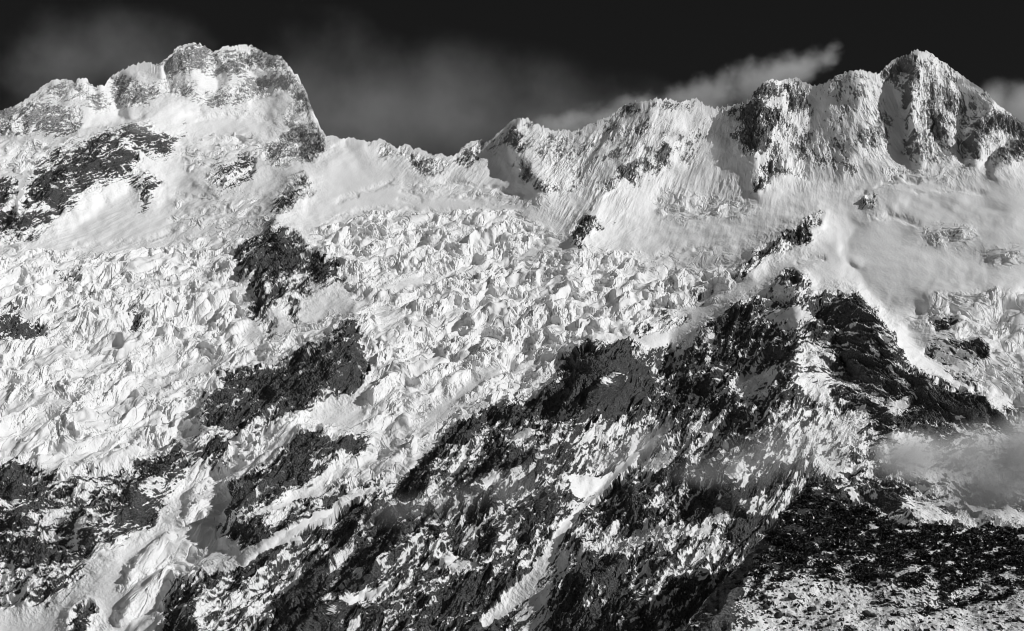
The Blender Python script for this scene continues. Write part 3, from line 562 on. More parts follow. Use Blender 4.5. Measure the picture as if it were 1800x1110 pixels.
# ------------------------------------------------------------------ sheet builder
CAMV = None
def sheet(us, vtop, vbot, nr, nback, depth, relief_on=True, seed=0, amp=1.0, backdrop=0.9):
    nc = len(us)
    Ug = np.tile(us[None, :], (nr, 1)).astype(np.float64)
    t = np.linspace(0, 1, nr)[:, None]
    # the ragged crest line dies out a little way below the crest
    k = np.exp(-.5 * (np.arange(-60, 61) / 22.0) ** 2); k /= k.sum()
    vsm = np.convolve(np.pad(vtop, 60, mode='edge'), k, mode='valid')
    Vg = vsm[None, :] + (vbot - vsm[None, :]) * t
    Vg = Vg + (vtop - vsm)[None, :] * np.exp(-(Vg - vsm[None, :]) / 45.0)
    Y = depth(Ug, Vg)
    rx, rz = ray(Ug, Vg)
    X = rx * Y; Z = rz * Y
    # far side of the crest, falling away behind it
    k = np.arange(nback, 0, -1)[:, None] ** 1.5 * 6.0
    Xb = X[0][None, :] + rx[0][None, :] * k; Yb = Y[0][None, :] + k; Zb = Z[0][None, :] - k * backdrop
    X = np.vstack([Xb, X]); Y = np.vstack([Yb, Y]); Z = np.vstack([Zb, Z])
    Ug = np.vstack([np.tile(us[None, :], (nback, 1)), Ug]); Vg = np.vstack([np.tile(vtop[None, :], (nback, 1)), Vg])
    return X, Y, Z, Ug, Vg

def normals(X, Y, Z):
    P = np.stack([X, Y, Z], -1)
    du = np.empty_like(P); dv = np.empty_like(P)
    du[:, 1:-1] = P[:, 2:] - P[:, :-2]; du[:, 0] = P[:, 1] - P[:, 0]; du[:, -1] = P[:, -1] - P[:, -2]
    dv[1:-1] = P[:-2] - P[2:]; dv[0] = P[0] - P[1]; dv[-1] = P[-2] - P[-1]
    n = np.cross(du, dv)
    n /= np.linalg.norm(n, axis=-1, keepdims=True) + 1e-9
    return n

def directional(X, Z, ang, wl, stretch, o, seed, kind='fbm', gain=.55):
    """noise drawn out along the local direction: a few fixed directions blended"""
    out = 0; wsum = 0
    for a in (-40, -12, 14, 38, 60, 78, 100):
        w = np.clip(1 - np.abs(ang - a) / 24.0, 0, 1)
        if w.max() <= 0: continue
        idx = w > 0
        ca, sa = math.cos(math.radians(a)), math.sin(math.radians(a))
        x = X[idx]; z = Z[idx]
        s = (x * ca + z * sa) / (wl * stretch); t = (-x * sa + z * ca) / wl
        f = (fbm if kind == 'fbm' else ridged)(s, t, o, gain, seed)
        r = np.zeros(X.shape, f32); r[idx] = f * w[idx]
        out = out + r; wsum = wsum + w
    return out / np.maximum(wsum, 1e-3)

def pct(s):
    """value -> share of the sample below it"""
    q = np.quantile(s.ravel()[::37], np.linspace(0, 1, 401))
    return np.interp(s, q, np.linspace(0, 1, 401)).astype(f32)

# ------------------------------------------------------------------ main sheet
NR, NB = 1500, 16
us = np.r_[np.linspace(-1300, -60, 60)[:-1], np.linspace(-60, 1860, 1620), np.linspace(1860, 3100, 60)[1:]]
NC = len(us)
su = np.array([p[0] for p in SKY]); sv = np.array([p[1] for p in SKY])
vt = np.interp(us, su, sv)
rg = np.interp(us, [0, 150, 560, 600, 800, 1240, 1330, 1600, 1700], [1, 1, 1, .5, 1, 1.3, 1.2, 1, .5])
vt = vt - (ridged(us / 9.0, us * 0 + 3.3, 3, .6, 3) - .55) * 6 * rg + pn(us / 3.0, us * 0 + 8.3, 5) * 1.3 * rg
def depth_main(u, v):
    y = samp(YB, u, v)
    wu = u + fbm(u / 60, v / 60, 3, .5, 21) * 14; wv = v + fbm(u / 60, v / 60, 3, .5, 31) * 14
    near = 1 + .55 * sstep(4300, 3200, y)
    return y - (samp(RB, wu, wv) * near + samp(RN, wu, wv) * (1.5 * near)) * (y / 3300.0)
X, Y, Z, Ug, Vg = sheet(us, vt, 1290.0, NR, NB, depth_main)
print('base', time.time() - T0)
N0 = normals(X, Y, Z)
# smooth direction of displacement: blend of up and towards the valley
nx = (X * 0).astype(f32); fw = sstep(4200, 4800, Y); D = np.stack([N0[..., 0] * .5, -0.64 - .28 * fw, 0.77 - .35 * fw], -1)
D /= np.linalg.norm(D, axis=-1, keepdims=True)
# roughened places for the surveyed fields
wn1 = fbm(Ug / 40, Vg / 34, 5, .65, 41); wn2 = fbm(Ug / 40, Vg / 34, 5, .65, 51)
US, VS = Ug + wn1 * 20, Vg + wn2 * 16
rock = samp(ROCK, US, VS); ice = samp(ICE, US, VS); flu = samp(FLU, US, VS); ang = samp(ANGF, Ug, Vg)
tone = samp(TONE, US, VS)
coul = samp(COUL, Ug + wn1 * 9, Vg + wn2 * 8); rock = rock * (1 - coul)
Zs = (Z * 0.6).astype(f32); Xs = X.astype(f32); Ws = (Z * .75 + Y * .5).astype(f32)
dist = (Y / 3300.0).astype(f32)
disp = fbm(Xs / 160, Zs / 160, 4, .5, 1) * 10 * (1 - .6 * samp(CALM, Ug, Vg)) + fbm(Xs / 260, Ws / 420, 2, .4, 2) * 6
q0 = fbm(Xs / 90, Zs / 60, 3, .5, 15)
disp += ice * fbm((Xs * .96 + Zs * .29 + 40 * q0) / 120, (Zs * .96 - Xs * .29 + 30 * q0) / 45, 3, .5, 17) * 28
# crags
cr = directional(Xs + 6 * fbm(Xs / 18, Zs / 18, 3, .5, 62), Zs, ang, 20.0, 4.2, 6, 61, 'ridged', .68)
cr2 = ridged(Xs / 46, Zs / 46, 5, .6, 71)
rk = sstep(.08, .6, rock)
disp += rk * ((cr - .5) * 20 + (cr2 - .5) * 8 + (directional(Xs, Zs, ang, 75.0, 2.4, 3, 65, 'ridged') - .5) * 34) * (0.45 + .55 * dist) * (1 - .25 * sstep(1.25, 1.45, dist))
disp += samp(blur(ROCK, 7), US, VS) * 24
hf = fbm(Xs / 4.5, Zs / 4.0, 3, .8, 163)
disp += rk * hf * .6
fc = facets(Xs / 11 + fbm(Xs / 20, Zs / 20, 2, .5, 5) * .6, Zs / 8, 3, .9)
disp += rk * fc * 1.2
print('crag', time.time() - T0)
# flutes
fl = directional(Xs + 5 * fbm(Xs / 40, Zs / 40, 2, .5, 83), Zs, ang, 11.0, 14.0, 3, 81, 'fbm')
fl2 = directional(Xs, Zs, ang, 27.0, 7.0, 3, 85, 'ridged')
fm = .35 + .9 * sstep(-.3, .3, fbm(Xs / 80, Zs / 60, 3, .5, 87))
disp += flu * (1 - rk * .5) * (fl * 1.7 * fm + (fl2 - .5) * 5 * fm)
disp += flu * (cr - .45) * 4 * fm
# wind-worked snow
calm = samp(CALM, US, VS)
sn = fbm(Xs / 70, Ws / 110, 3, .4, 91)
disp += (1 - rk) * sn * 4 * (1 - .8 * calm)
sm = directional(Xs, Zs, ang, 10.0, 6.0, 3, 101, 'fbm')
disp += (1 - rk) * sm * (.9 - .87 * calm)
disp += (1 - rk) * fbm(Xs / 5, Zs / 3.2, 3, .6, 103) * .34
ice = ice * np.clip((dist - .42) / .6, .35, 1)
# broken ice: long swells whose steep fronts are shattered
q1 = fbm(Xs / 70, Zs / 70, 3, .5, 111); q2 = fbm(Xs / 70, Zs / 70, 3, .5, 121)
ca, sa = math.cos(math.radians(17)), math.sin(math.radians(17))
Xi = Xs + q1 * 55; Wi = Zs * 1.15 + q2 * 42
Xr, Wr = Xi * ca + Wi * sa, -Xi * sa + Wi * ca
ph = Wr / 60 + .55 * fbm(Xr / 200, Wr / 80, 3, .5, 125)
pf = ph - np.floor(ph)
saw = np.where(pf < .35, pf / .35, (1 - pf) / .65)          # up the broken front, gently down the tread
chaos = sstep(0.0, .08, pf) * (1 - sstep(.36, .52, pf))
var = sstep(-.35, .2, fbm(Xr / 110, Wr / 60, 3, .5, 131))
chaos = np.clip(.08 + .92 * np.maximum(chaos * var, sstep(.25, .5, fbm(Xr / 110, Wr / 45, 3, .5, 137))), 0, 1) * ice
sizev = sstep(-.3, .3, fbm(Xr / 60, Wr / 50, 2, .5, 138))
chaos = np.maximum(chaos, ice - .95)
disp += ice * saw * 17
disp += ice * fbm(Xr / 55, Wr / 24, 3, .5, 139) * 8
disp += chaos * (ridged(Xr / 26, Wr / 15, 4, .6, 141) - .5) * 11
disp += chaos * facets(Xr / 36 + .5 * q2, Wr / 18, 6, .9) * 7.0 * sizev
disp += chaos * facets(Xr / 19 + .5 * q2, Wr / 10, 2, .9) * 5.5
disp += chaos * facets(Xr / 8, Wr / 6.5, 4, 1.0) * 2.8 * (1.2 - sizev)
# crevasses: long narrow slots across the flow, and a few along it
cn = fbm(Xr / 90, Wr / 22, 2, .45, 147); cm = sstep(0.05, .3, fbm(Xr / 90, Wr / 50, 2, .5, 148))
cn2 = fbm((Xr * .6 + Wr * .8) / 80, (Wr * .6 - Xr * .8) / 26, 2, .45, 149)
slot = (1 - sstep(.0, .05, np.abs(cn))) * cm + (1 - sstep(0, .04, np.abs(cn2))) * (1 - cm) * .6
disp -= slot * ice * 8
crk = samp(blur(CREV, 1), Ug + wn1 * 9, Vg + wn2 * 7)
disp -= crk * 12 * sstep(-.35, .1, fbm(Xs / 50, Zs / 50, 2, .5, 152))
print('ice', time.time() - T0)
edge = np.ones(X.shape[0]); edge[:NB] = .6
disp = disp * edge[:, None]
# crest keeps its surveyed line: fade the large noise there
crest = np.clip((Vg - Vg[NB][None, :]) / 18.0, 0.18, 1)
disp = disp * crest
P = np.stack([X, Y, Z], -1) + D * disp[..., None]
Nn = normals(P[..., 0], P[..., 1], P[..., 2])
# where snow can lie: flatter and smoother places, broken by the strata
st = directional(Xs + 4 * fbm(Xs / 20, Zs / 20, 3, .5, 152), Zs + 2.5 * fbm(Xs / 14, Zs / 14, 3, .5, 154), ang, 3.6, 6.5, 4, 151, 'fbm', .75)
fine = fbm(Xs / 6.0, Zs / 6.0, 3, .6, 161)
big = fbm(Xs / 70, Zs / 60, 3, .5, 171)
vein = directional(Xs + 10 * fine, Zs, ang, 11.0, 4.2, 4, 157, 'ridged', .62)
hf = fbm(Xs / 4.5, Zs / 4.0, 3, .8, 163)
score = Nn[..., 2] * .30 + Nn[..., 0] * .08 + st * 1.7 + (vein - .45) * 1.5 + hf * .15 + big * .9 + directional(Xs, Zs, ang, 34.0, 2.8, 3, 173) * .9
q = np.quantile(score[(rock > .3)][::23], np.linspace(0, 1, 401)); sc = np.interp(score, q, np.linspace(0, 1, 401)).astype(f32)
cover = rock * (.86 + .1 * rock) * (1 + .22 * sstep(4300, 4600, Y) * (Ug > 900) + .10 * sstep(3600, 3100, Y))
bare = sstep(-.15, .15, cover - sc)
bare = bare * (rock > .03)
# bare rock broken out of steep ice walls stays white: nothing to add
tonev = tone * (1 + .5 * fbm(Xs / 14, Zs / 9, 3, .6, 181))
print('attrs', time.time() - T0)

# ------------------------------------------------------------------ parts of the land
REG = np.zeros((gh, gw), np.int8)    # 0 = icefall
REGS = ['glacier']
def region(name, pts):
    REGS.append(name)
    REG[polymask(pts)] = len(REGS) - 1
region('left_massif', [(15,0),(590,0),(576,240),(560,270),(520,300),(470,320),(440,335),(330,340),(235,370),(110,420),(15,470)])
region('middle_ridge', [(590,0),(1235,0),(1255,195),(1230,260),(1180,350),(1130,385),(1050,440),(1000,440),(960,370),(860,350),(700,330),(650,320),(560,330),(545,300),(576,240)])
region('right_peak', [(1235,0),(1784,0),(1784,280),(1740,310),(1560,330),(1480,370),(1400,385),(1230,400),(1140,390),(1230,260),(1255,195)])
region('snowfield', [(1130,400),(1230,400),(1400,385),(1480,370),(1560,330),(1740,310),(1784,285),(1784,560),(1640,525),(1580,575),(1620,630),(1700,690),(1784,740),(1784,800),(1500,700),(1380,530),(1180,625),(1040,620),(1120,585),(1290,480),(1290,440),(1150,430)])
region('near_ridge', L3)
region('nunatak', [(532,308),(556,330),(552,350),(530,368),(550,420),(562,455),(610,478),(608,498),(560,510),(530,560),(500,572),(460,595),(438,565),(430,510),(404,490),(404,450),(450,405),(500,350)])
region('lower_cliffs', [(540,615),(622,556),(642,580),(645,665),(600,700),(545,730),(480,765),(400,780),(412,800),(330,830),(330,860),(240,920),(160,1000),(110,1060),(165,1060),(170,1095),(15,1095),(15,835),(110,860),(240,812),(340,745),(390,660),(450,645),(500,635)])
region('cliff_island', [(515,780),(545,764),(600,775),(645,760),(646,785),(600,815),(565,845),(470,900),(430,936),(405,908),(405,880),(450,840)])
region('dark_buttress', [(180,235),(215,216),(270,218),(295,235),(308,265),(285,285),(285,330),(260,366),(240,366),(240,320),(190,330),(150,350),(110,385),(60,420),(15,445),(15,300),(60,300),(150,245)])
region('lower_buttress', [(345,325),(370,300),(410,288),(445,265),(455,285),(435,312),(400,335),(365,330)])
region('rock_crest', [(1280,492),(1300,465),(1345,430),(1400,405),(1425,380),(1452,382),(1452,396),(1420,412),(1395,440),(1340,460),(1295,492)])
region('dark_prow', [(1303,190),(1340,150),(1395,185),(1400,240),(1380,300),(1345,335),(1330,335),(1335,275),(1305,262)])
region('couloir', [(1160,765),(1170,772),(1085,850),(1030,905),(1000,950),(985,1000),(960,1095),(865,1095),(930,1015),(965,970),(985,935),(1010,900),(985,845),(1078,835)])
region('black_cliff', [(1000,665),(1030,622),(1060,614),(1100,620),(1150,660),(1150,690),(1110,735),(1065,768),(1010,730),(985,700)])
ri = REG[np.clip(((VS - V0) / GS).astype(int), 0, gh - 1), np.clip(((US - U0) / GS).astype(int), 0, gw - 1)]
# rows behind the crest keep the crest's region
for k in range(NB): ri[k] = ri[NB]

# ------------------------------------------------------------------ materials
def nodes(name):
    m = bpy.data.materials.new(name); m.use_nodes = True
    nt = m.node_tree; nt.nodes.clear()
    return m, nt, nt.nodes.new, nt.links.new

def land_material(name, snow=.82):
    m, nt, N, L = nodes(name)
    out = N('ShaderNodeOutputMaterial'); b = N('ShaderNodeBsdfPrincipled')
    L(b.outputs[0], out.inputs[0])
    bare = N('ShaderNodeAttribute'); bare.attribute_name = 'bare_rock'
    tn = N('ShaderNodeAttribute'); tn.attribute_name = 'rock_tone'
    tc = N('ShaderNodeTexCoord')
    mp = N('ShaderNodeMapping'); mp.inputs['Scale'].default_value = (.5, .25, .5); L(tc.outputs['Object'], mp.inputs[0])
    nz = N('ShaderNodeTexNoise'); nz.inputs['Scale'].default_value = .95; nz.inputs['Detail'].default_value = 5; nz.inputs['Roughness'].default_value = .65
    L(mp.outputs[0], nz.inputs['Vector'])
    # rock colour
    r1 = N('ShaderNodeMapRange'); r1.inputs[1].default_value = .36; r1.inputs[2].default_value = .72; r1.inputs[3].default_value = .5; r1.inputs[4].default_value = 4.2
    L(nz.outputs[0], r1.inputs[0])
    mu = N('ShaderNodeMath'); mu.operation = 'MULTIPLY'; L(tn.outputs['Fac'], mu.inputs[0]); L(r1.outputs[0], mu.inputs[1])
    # edge between snow and rock broken by fine noise
    ad = N('ShaderNodeMath'); ad.operation = 'MULTIPLY_ADD'; L(nz.outputs[0], ad.inputs[0]); ad.inputs[1].default_value = .9; ad.inputs[2].default_value = -.45
    s = N('ShaderNodeMath'); s.operation = 'ADD'; L(bare.outputs['Fac'], s.inputs[0]); L(ad.outputs[0], s.inputs[1])
    mr = N('ShaderNodeMapRange'); mr.inputs[1].default_value = .25; mr.inputs[2].default_value = .7; L(s.outputs[0], mr.inputs[0])
    g = N('ShaderNodeMath'); g.operation = 'GREATER_THAN'; L(bare.outputs['Fac'], g.inputs[0]); g.inputs[1].default_value = .02
    fa = N('ShaderNodeMath'); fa.operation = 'MULTIPLY'; L(mr.outputs[0], fa.inputs[0]); L(g.outputs[0], fa.inputs[1])
    # snow albedo: slight wind-packed variation
    n2 = N('ShaderNodeTexNoise'); n2.inputs['Scale'].default_value = .03; n2.inputs['Detail'].default_value = 6; L(tc.outputs['Object'], n2.inputs['Vector'])
    r2 = N('ShaderNodeMapRange'); r2.inputs[1].default_value = .3; r2.inputs[2].default_value = .7; r2.inputs[3].default_value = snow - .005; r2.inputs[4].default_value = snow + .005; L(n2.outputs[0], r2.inputs[0])
    mx = N('ShaderNodeMix'); mx.data_type = 'FLOAT'; L(fa.outputs[0], mx.inputs[0]); L(r2.outputs[0], mx.inputs[2]); L(mu.outputs[0], mx.inputs[3])
    cc = N('ShaderNodeCombineColor')
    for i in range(3): L(mx.outputs[0], cc.inputs[i])
    L(cc.outputs[0], b.inputs['Base Color'])
    b.inputs['Roughness'].default_value = .85; b.inputs['Specular IOR Level'].default_value = .15
    bp = N('ShaderNodeBump'); bp.inputs['Strength'].default_value = .5; bp.inputs['Distance'].default_value = 1.2
    hm = N('ShaderNodeMath'); hm.operation = 'MULTIPLY_ADD'; L(fa.outputs[0], hm.inputs[0]); hm.inputs[1].default_value = 1.4; hm.inputs[2].default_value = .25
    hh = N('ShaderNodeMath'); hh.operation = 'MULTIPLY'; L(nz.outputs[0], hh.inputs[0]); L(hm.outputs[0], hh.inputs[1])
    L(hh.outputs[0], bp.inputs['Height']); L(bp.outputs[0], b.inputs['Normal'])
    return m
MAT_LAND = land_material('snow_and_rock')

def plain(name, col, rough=.85, var=.35, scale=1.0):
    m, nt, N, L = nodes(name)
    out = N('ShaderNodeOutputMaterial'); b = N('ShaderNodeBsdfPrincipled'); L(b.outputs[0], out.inputs[0])
    tc = N('ShaderNodeTexCoord'); nz = N('ShaderNodeTexNoise'); nz.inputs['Scale'].default_value = scale; nz.inputs['Detail'].default_value = 5
    L(tc.outputs['Object'], nz.inputs['Vector'])
    r = N('ShaderNodeMapRange'); r.inputs[1].default_value = .3; r.inputs[2].default_value = .7
    r.inputs[3].default_value = col * (1 - var); r.inputs[4].default_value = min(.9, col * (1 + var)); L(nz.outputs[0], r.inputs[0])
    cc = N('ShaderNodeCombineColor')
    for i in range(3): L(r.outputs[0], cc.inputs[i])
    L(cc.outputs[0], b.inputs['Base Color']); b.inputs['Roughness'].default_value = rough; b.inputs['Specular IOR Level'].default_value = .15
    return m

C = bpy.context.scene.collection
def mesh_object(name, verts, faces4, attrs=None, mat=None):
    me = bpy.data.meshes.new(name)
    nv, nf = len(verts), len(faces4); k = faces4.shape[1]
    me.vertices.add(nv); me.vertices.foreach_set('co', np.ascontiguousarray(verts, f32).ravel())
    me.loops.add(nf * k); me.loops.foreach_set('vertex_index', np.ascontiguousarray(faces4, np.int32).ravel())
    me.polygons.add(nf); me.polygons.foreach_set('loop_start', np.arange(0, nf * k, k, dtype=np.int32))
    me.polygons.foreach_set('use_smooth', np.zeros(nf, bool))
    me.update(calc_edges=True)
    for an, av in (attrs or {}).items():
        a = me.attributes.new(an, 'FLOAT', 'POINT'); a.data.foreach_set('value', np.ascontiguousarray(av, f32).ravel())
    if mat: me.materials.append(mat)
    o = bpy.data.objects.new(name, me); C.objects.link(o)
    return o

def tag(o, label=None, cat=None, group=None, kind=None):
    if label: o['label'] = label
    if cat: o['category'] = cat
    if group: o['group'] = group
    if kind: o['kind'] = kind
    return o

def grid_object(name, P, keep, attrs, mat):
    nr, nc = P.shape[:2]
    idx = np.arange(nr * nc).reshape(nr, nc)
    q = np.stack([idx[:-1, :-1], idx[1:, :-1], idx[1:, 1:], idx[:-1, 1:]], -1)[keep]
    used = np.zeros(nr * nc, bool); used[q.ravel()] = True
    re = np.cumsum(used) - 1
    return mesh_object(name, P.reshape(-1, 3)[used], re[q], {k: v.ravel()[used] for k, v in attrs.items()}, mat)

attrs = {'bare_rock': bare, 'rock_tone': tonev}
NAMES = {
 'dark_buttress': ('rock_buttress', 'dark snow-veined rock buttress under the left massif', 'rock buttress'),
 'lower_buttress': ('rock_outcrop', 'small slanting rock outcrop below the ice ledge of the left massif', 'rock outcrop'),
 'rock_crest': ('rock_crest', 'thin dark rock crest slanting down the edge of the smooth snow basin', 'rock outcrop'),
 'dark_prow': ('rock_prow', 'dark rock prow throwing a shadow on the wall left of the pointed peak', 'rock buttress'),
 'couloir': ('snow_couloir', 'long narrow snow couloir widening to a fan at the bottom edge', 'couloir'),
 'black_cliff': ('rock_cliff', 'blackest cliff at the left corner of the near ridge, under a snow rim', 'cliff'),
 'glacier': ('icefall', 'white glacier of broken ice pouring between the dark rock islands', 'icefall'),
 'left_massif': ('mountain_massif', 'high broad-topped snowy massif at the left above the icefall', 'mountain'),
 'middle_ridge': ('mountain_ridge', 'jagged fluted snow ridge along the skyline between the two peaks', 'mountain'),
 'right_peak': ('mountain_peak', 'pointed snowy peak with a shadowed couloir at the right', 'mountain'),
 'snowfield': ('snowfield', 'smooth snow basin below the pointed right peak', 'snowfield'),
 'near_ridge': ('rocky_ridge', 'dark snow-dusted rock ridge filling the lower right', 'mountain'),
 'nunatak': ('rock_island', 'dark rock island with a small snowy spire amid the upper ice', 'rock outcrop'),
 'lower_cliffs': ('rocky_slope', 'snow-striped rock slabs below the icefall at the lower left', 'rock slope'),
 'cliff_island': ('rock_cliff', 'black cliff beside the lower tongue of the glacier', 'rock outcrop'),
}
fr = ri[:-1, :-1]
for i, rn in enumerate(REGS):
    keep = fr == i
    if not keep.any(): continue
    nm, lb, ct = NAMES[rn]
    tag(grid_object(nm, P, keep, attrs, MAT_LAND), lb, ct, kind='structure')
print('mesh', time.time() - T0)

# ------------------------------------------------------------------ near slope with scrub (lower right)
CREST = [(1080,1290),(1150,1190),(1200,1105),(1240,1055),(1290,1003),(1345,940),(1375,900),(1400,870),(1425,852),(1450,862),(1480,882),(1500,890),(1520,893),(1545,905),(1570,920),(1600,930),(1650,929),(1690,933),(1720,925),(1760,930),(1784,935),(2000,960)]
fu = np.r_[np.linspace(1085, 1860, 600), np.linspace(1860, 3100, 60)[1:]]
fvt = np.interp(fu, [p[0] for p in CREST], [p[1] for p in CREST]) + pn(fu / 9, fu * 0 + 2, 7) * 3
EDGE = [(1425,852),(1385,900),(1352,955),(1300,1015),(1235,1090),(1120,1230)]
ex = np.array([p[0] for p in EDGE])[::-1]; ey = np.array([p[1] for p in EDGE])[::-1]
def depth_fore(u, v):
    y = np.interp(v, [840, 900, 960, 1020, 1100, 1290], [1860, 1720, 1600, 1470, 1330, 1080])
    y = y + np.clip((1784 - u), -300, 600) * .12
    # ravine wall: left of the edge line the ground drops away
    eu = np.interp(v, ey[::-1] if ey[0] > ey[-1] else ey, ex[::-1] if ey[0] > ey[-1] else ex)
    eu = eu + 26 * fbm(v / 30, u / 40, 3, .5, 79)
    y = y + np.clip(eu + 12 - u, 0, 200) * 2.4
    y = y - 12 * np.exp(-((u - eu - 14) / 30.0) ** 2)
    y = y + 30 * fbm(u / 110, v / 60, 3, .5, 77)
    return y
Xf, Yf, Zf, Uf, Vf = sheet(fu, fvt, 1290.0, 560, 10, depth_fore)
w1 = fbm(Uf / 26, Vf / 20, 4, .6, 43) * 14; w2 = fbm(Uf / 26, Vf / 20, 4, .6, 53) * 10
FR = np.full((gh, gw), .42, f32)
paint(FR, [(1340,960),(1425,852),(1480,882),(1540,905),(1500,940),(1440,960),(1380,990),(1340,1010)], .92, 4)
paint(FR, [(1280,1095),(1340,1055),(1375,1025),(1400,1012),(1440,1010),(1460,1030),(1480,1040),(1540,1045),(1560,1075),(1600,1085),(1640,1078),(1690,1060),(1730,1040),(1784,1030),(1784,1095)], .16, 2)
paint(FR, [(1380,1010),(1440,975),(1500,960),(1520,985),(1460,1015),(1400,1015)], .6, 3)
paint(FR, [(1200,1095),(1240,1050),(1300,1000),(1345,940),(1345,975),(1300,1030),(1240,1095)], 1.0, 1)
FT = np.full((gh, gw), .022, f32)
paint(FT, [(1200,1095),(1240,1050),(1300,1000),(1345,940),(1345,975),(1300,1030),(1240,1095)], .05, 2)
rockf = samp(FR, Uf + w1, Vf + w2); tonef = samp(FT, Uf + w1 * .5, Vf + w2 * .5)
Zfs = (Zf * .6).astype(f32); Xfs = Xf.astype(f32); Wf = (Zf * .75 + Yf * .5).astype(f32)
df = fbm(Xfs / 60, Wf / 60, 4, .5, 12) * 5 + fbm(Xfs / 7, Wf / 9, 4, .6, 22) * 1.4 + facets(Xfs / 4, Wf / 6, 5, 1.) * .5
cf = np.clip((Vf - Vf[10][None, :]) / 12, .3, 1)
Pf = np.stack([Xf, Yf - df * .3 * cf, Zf + df * cf], -1)
Nf = normals(Pf[..., 0], Pf[..., 1], Pf[..., 2])
scf = pct(Nf[..., 2] + fbm(Xfs / 2.5, Wf / 5, 3, .6, 33) * 1.0 + fbm(Xfs / 14, Wf / 20, 3, .6, 35) * .7)
baref = sstep(-.1, .1, rockf - scf) * (rockf > .02)
slope = grid_object('scrub_slope', Pf, np.ones((Pf.shape[0] - 1, Pf.shape[1] - 1), bool), {'bare_rock': baref, 'rock_tone': tonef * (1 + .4 * fbm(Xfs / 3, Wf / 3, 3, .6, 39))}, MAT_LAND)
tag(slope, 'dark near hillside with scrub above a snowy boulder field', 'hillside', kind='structure')
slope.name = 'hillside'

# valley floor reaching beyond the view, under everything
vf_n = 120
gx, gy = np.meshgrid(np.linspace(-9000, 9000, vf_n), np.linspace(-3000, 14000, vf_n))
gz = -60 + 8 * pn(gx / 900, gy / 900, 4)
o = grid_object('ground', np.stack([gx, gy, gz], -1), np.ones((vf_n - 1, vf_n - 1), bool), {'bare_rock': gx * 0 + .5, 'rock_tone': gx * 0 + .05}, MAT_LAND)
tag(o, 'snow-dusted valley floor below the mountains', 'ground', kind='structure')
o.data.flip_normals() if hasattr(o.data, 'flip_normals') else None

# ------------------------------------------------------------------ look-up of a point on a sheet for placing things
def on_sheet(u, v, PP, usx, vtx, vb, nr, nb):
    j = int(np.argmin(np.abs(usx - u)))
    VV = Vf if PP is Pf else Vg
    k = nb + int(np.argmin(np.abs(VV[nb:, j] - v)))
    return PP[k, j]
def fore(u, v): return on_sheet(u, v, Pf, fu, fvt, 1290.0, 560, 10)
def land(u, v): return on_sheet(u, v, P, us, vt, 1290.0, NR, NB)
rnd = random.Random(5)
def put_boulder(pair):
    o = bpy.data.objects.new('boulder', pair[0]); C.objects.link(o)
    c = bpy.data.objects.new('snow_cap', pair[1]); C.objects.link(c); c.parent = o
    return o
import bmesh

def rock_mesh(name, seed, mat, flat=.75, facet=10, snowcap=None):
    r = random.Random(seed)
    bm = bmesh.new()
    bmesh.ops.create_icosphere(bm, subdivisions=3, radius=1.0)
    planes = []
    from mathutils import Vector
    for _ in range(facet):
        d = Vector((r.gauss(0, 1), r.gauss(0, 1), r.gauss(0, 1))).normalized(); planes.append((d, r.uniform(.55, .88)))
    for v in bm.verts:
        for d, h in planes:
            e = v.co.dot(d) - h
            if e > 0: v.co -= d * e
        v.co *= 1 + r.uniform(-.025, .025)
        v.co.z = v.co.z * flat
        v.co.x *= 1.1
    me = bpy.data.meshes.new(name); bm.normal_update(); bm.to_mesh(me)
    me.materials.append(mat)
    if snowcap:
        pass
    for v in bm.verts: v.co += v.normal * .035
    drop = [f for f in bm.faces if not (f.normal.z > .86 and r.random() < .8)]
    bmesh.ops.delete(bm, geom=drop, context='FACES')
    cap = bpy.data.meshes.new('snow_cap'); bm.to_mesh(cap); cap.materials.append(snowcap)
    bm.free(); return me, cap
MAT_ROCK = plain('boulder_rock', .045, .9, .5, 1.4)
MAT_SNOWCAP = plain('fresh_snow', .8, .8, .05, 1.0)
MAT_ICE = plain('serac_ice', .76, .55, .09, 2.0)
boulder_meshes = [rock_mesh('boulder', 100 + i, MAT_ROCK, .8, 9, MAT_SNOWCAP) for i in range(6)]
# surveyed boulders: place in the view, half width in px, own label
BB = [(1391,1052,7.5,'largest boulder, a lone dark block on the snowy ground below the scrub'),
 (1523,1083,6.5,'wide low boulder near the bottom edge, beside a smaller block'),
 (1535,1087,4.5,'small grey block leaning beside the wide low boulder at the bottom edge'),
 (1426,1068,7.0,'dark knobbly boulder cluster stone below and right of the largest boulder'),
 (1368,1083,6.5,'dark rounded boulder low on the snow, below and left of the largest boulder'),
 (1345,1070,5.0,'dark boulder at the left edge of the snowy boulder field'),
 (1456,1060,4.5,'upright dark boulder in the middle of the snowy boulder field'),
 (1534,1063,4.2,'boulder just under the edge of the dark scrub in the middle')]
for u, v, s, lb in BB:
    p = fore(u, v); sz = 1.25 * s * p[1] / FOC
    o = put_boulder(rnd.choice(boulder_meshes))
    o.location = (p[0], p[1] - sz * .3, p[2] + sz * .5); o.scale = (sz, sz, sz * rnd.uniform(.9, 1.15)); o.rotation_euler = (rnd.uniform(-.2, .2), rnd.uniform(-.2, .2), rnd.uniform(0, 6))
    tag(o, lb, 'boulder')
n = 0
FIELD = polymask([(1290,1088),(1350,1050),(1400,1016),(1440,1014),(1480,1040),(1540,1048),(1570,1075),(1620,1085),(1690,1062),(1784,1035),(1784,1110),(1280,1110)])
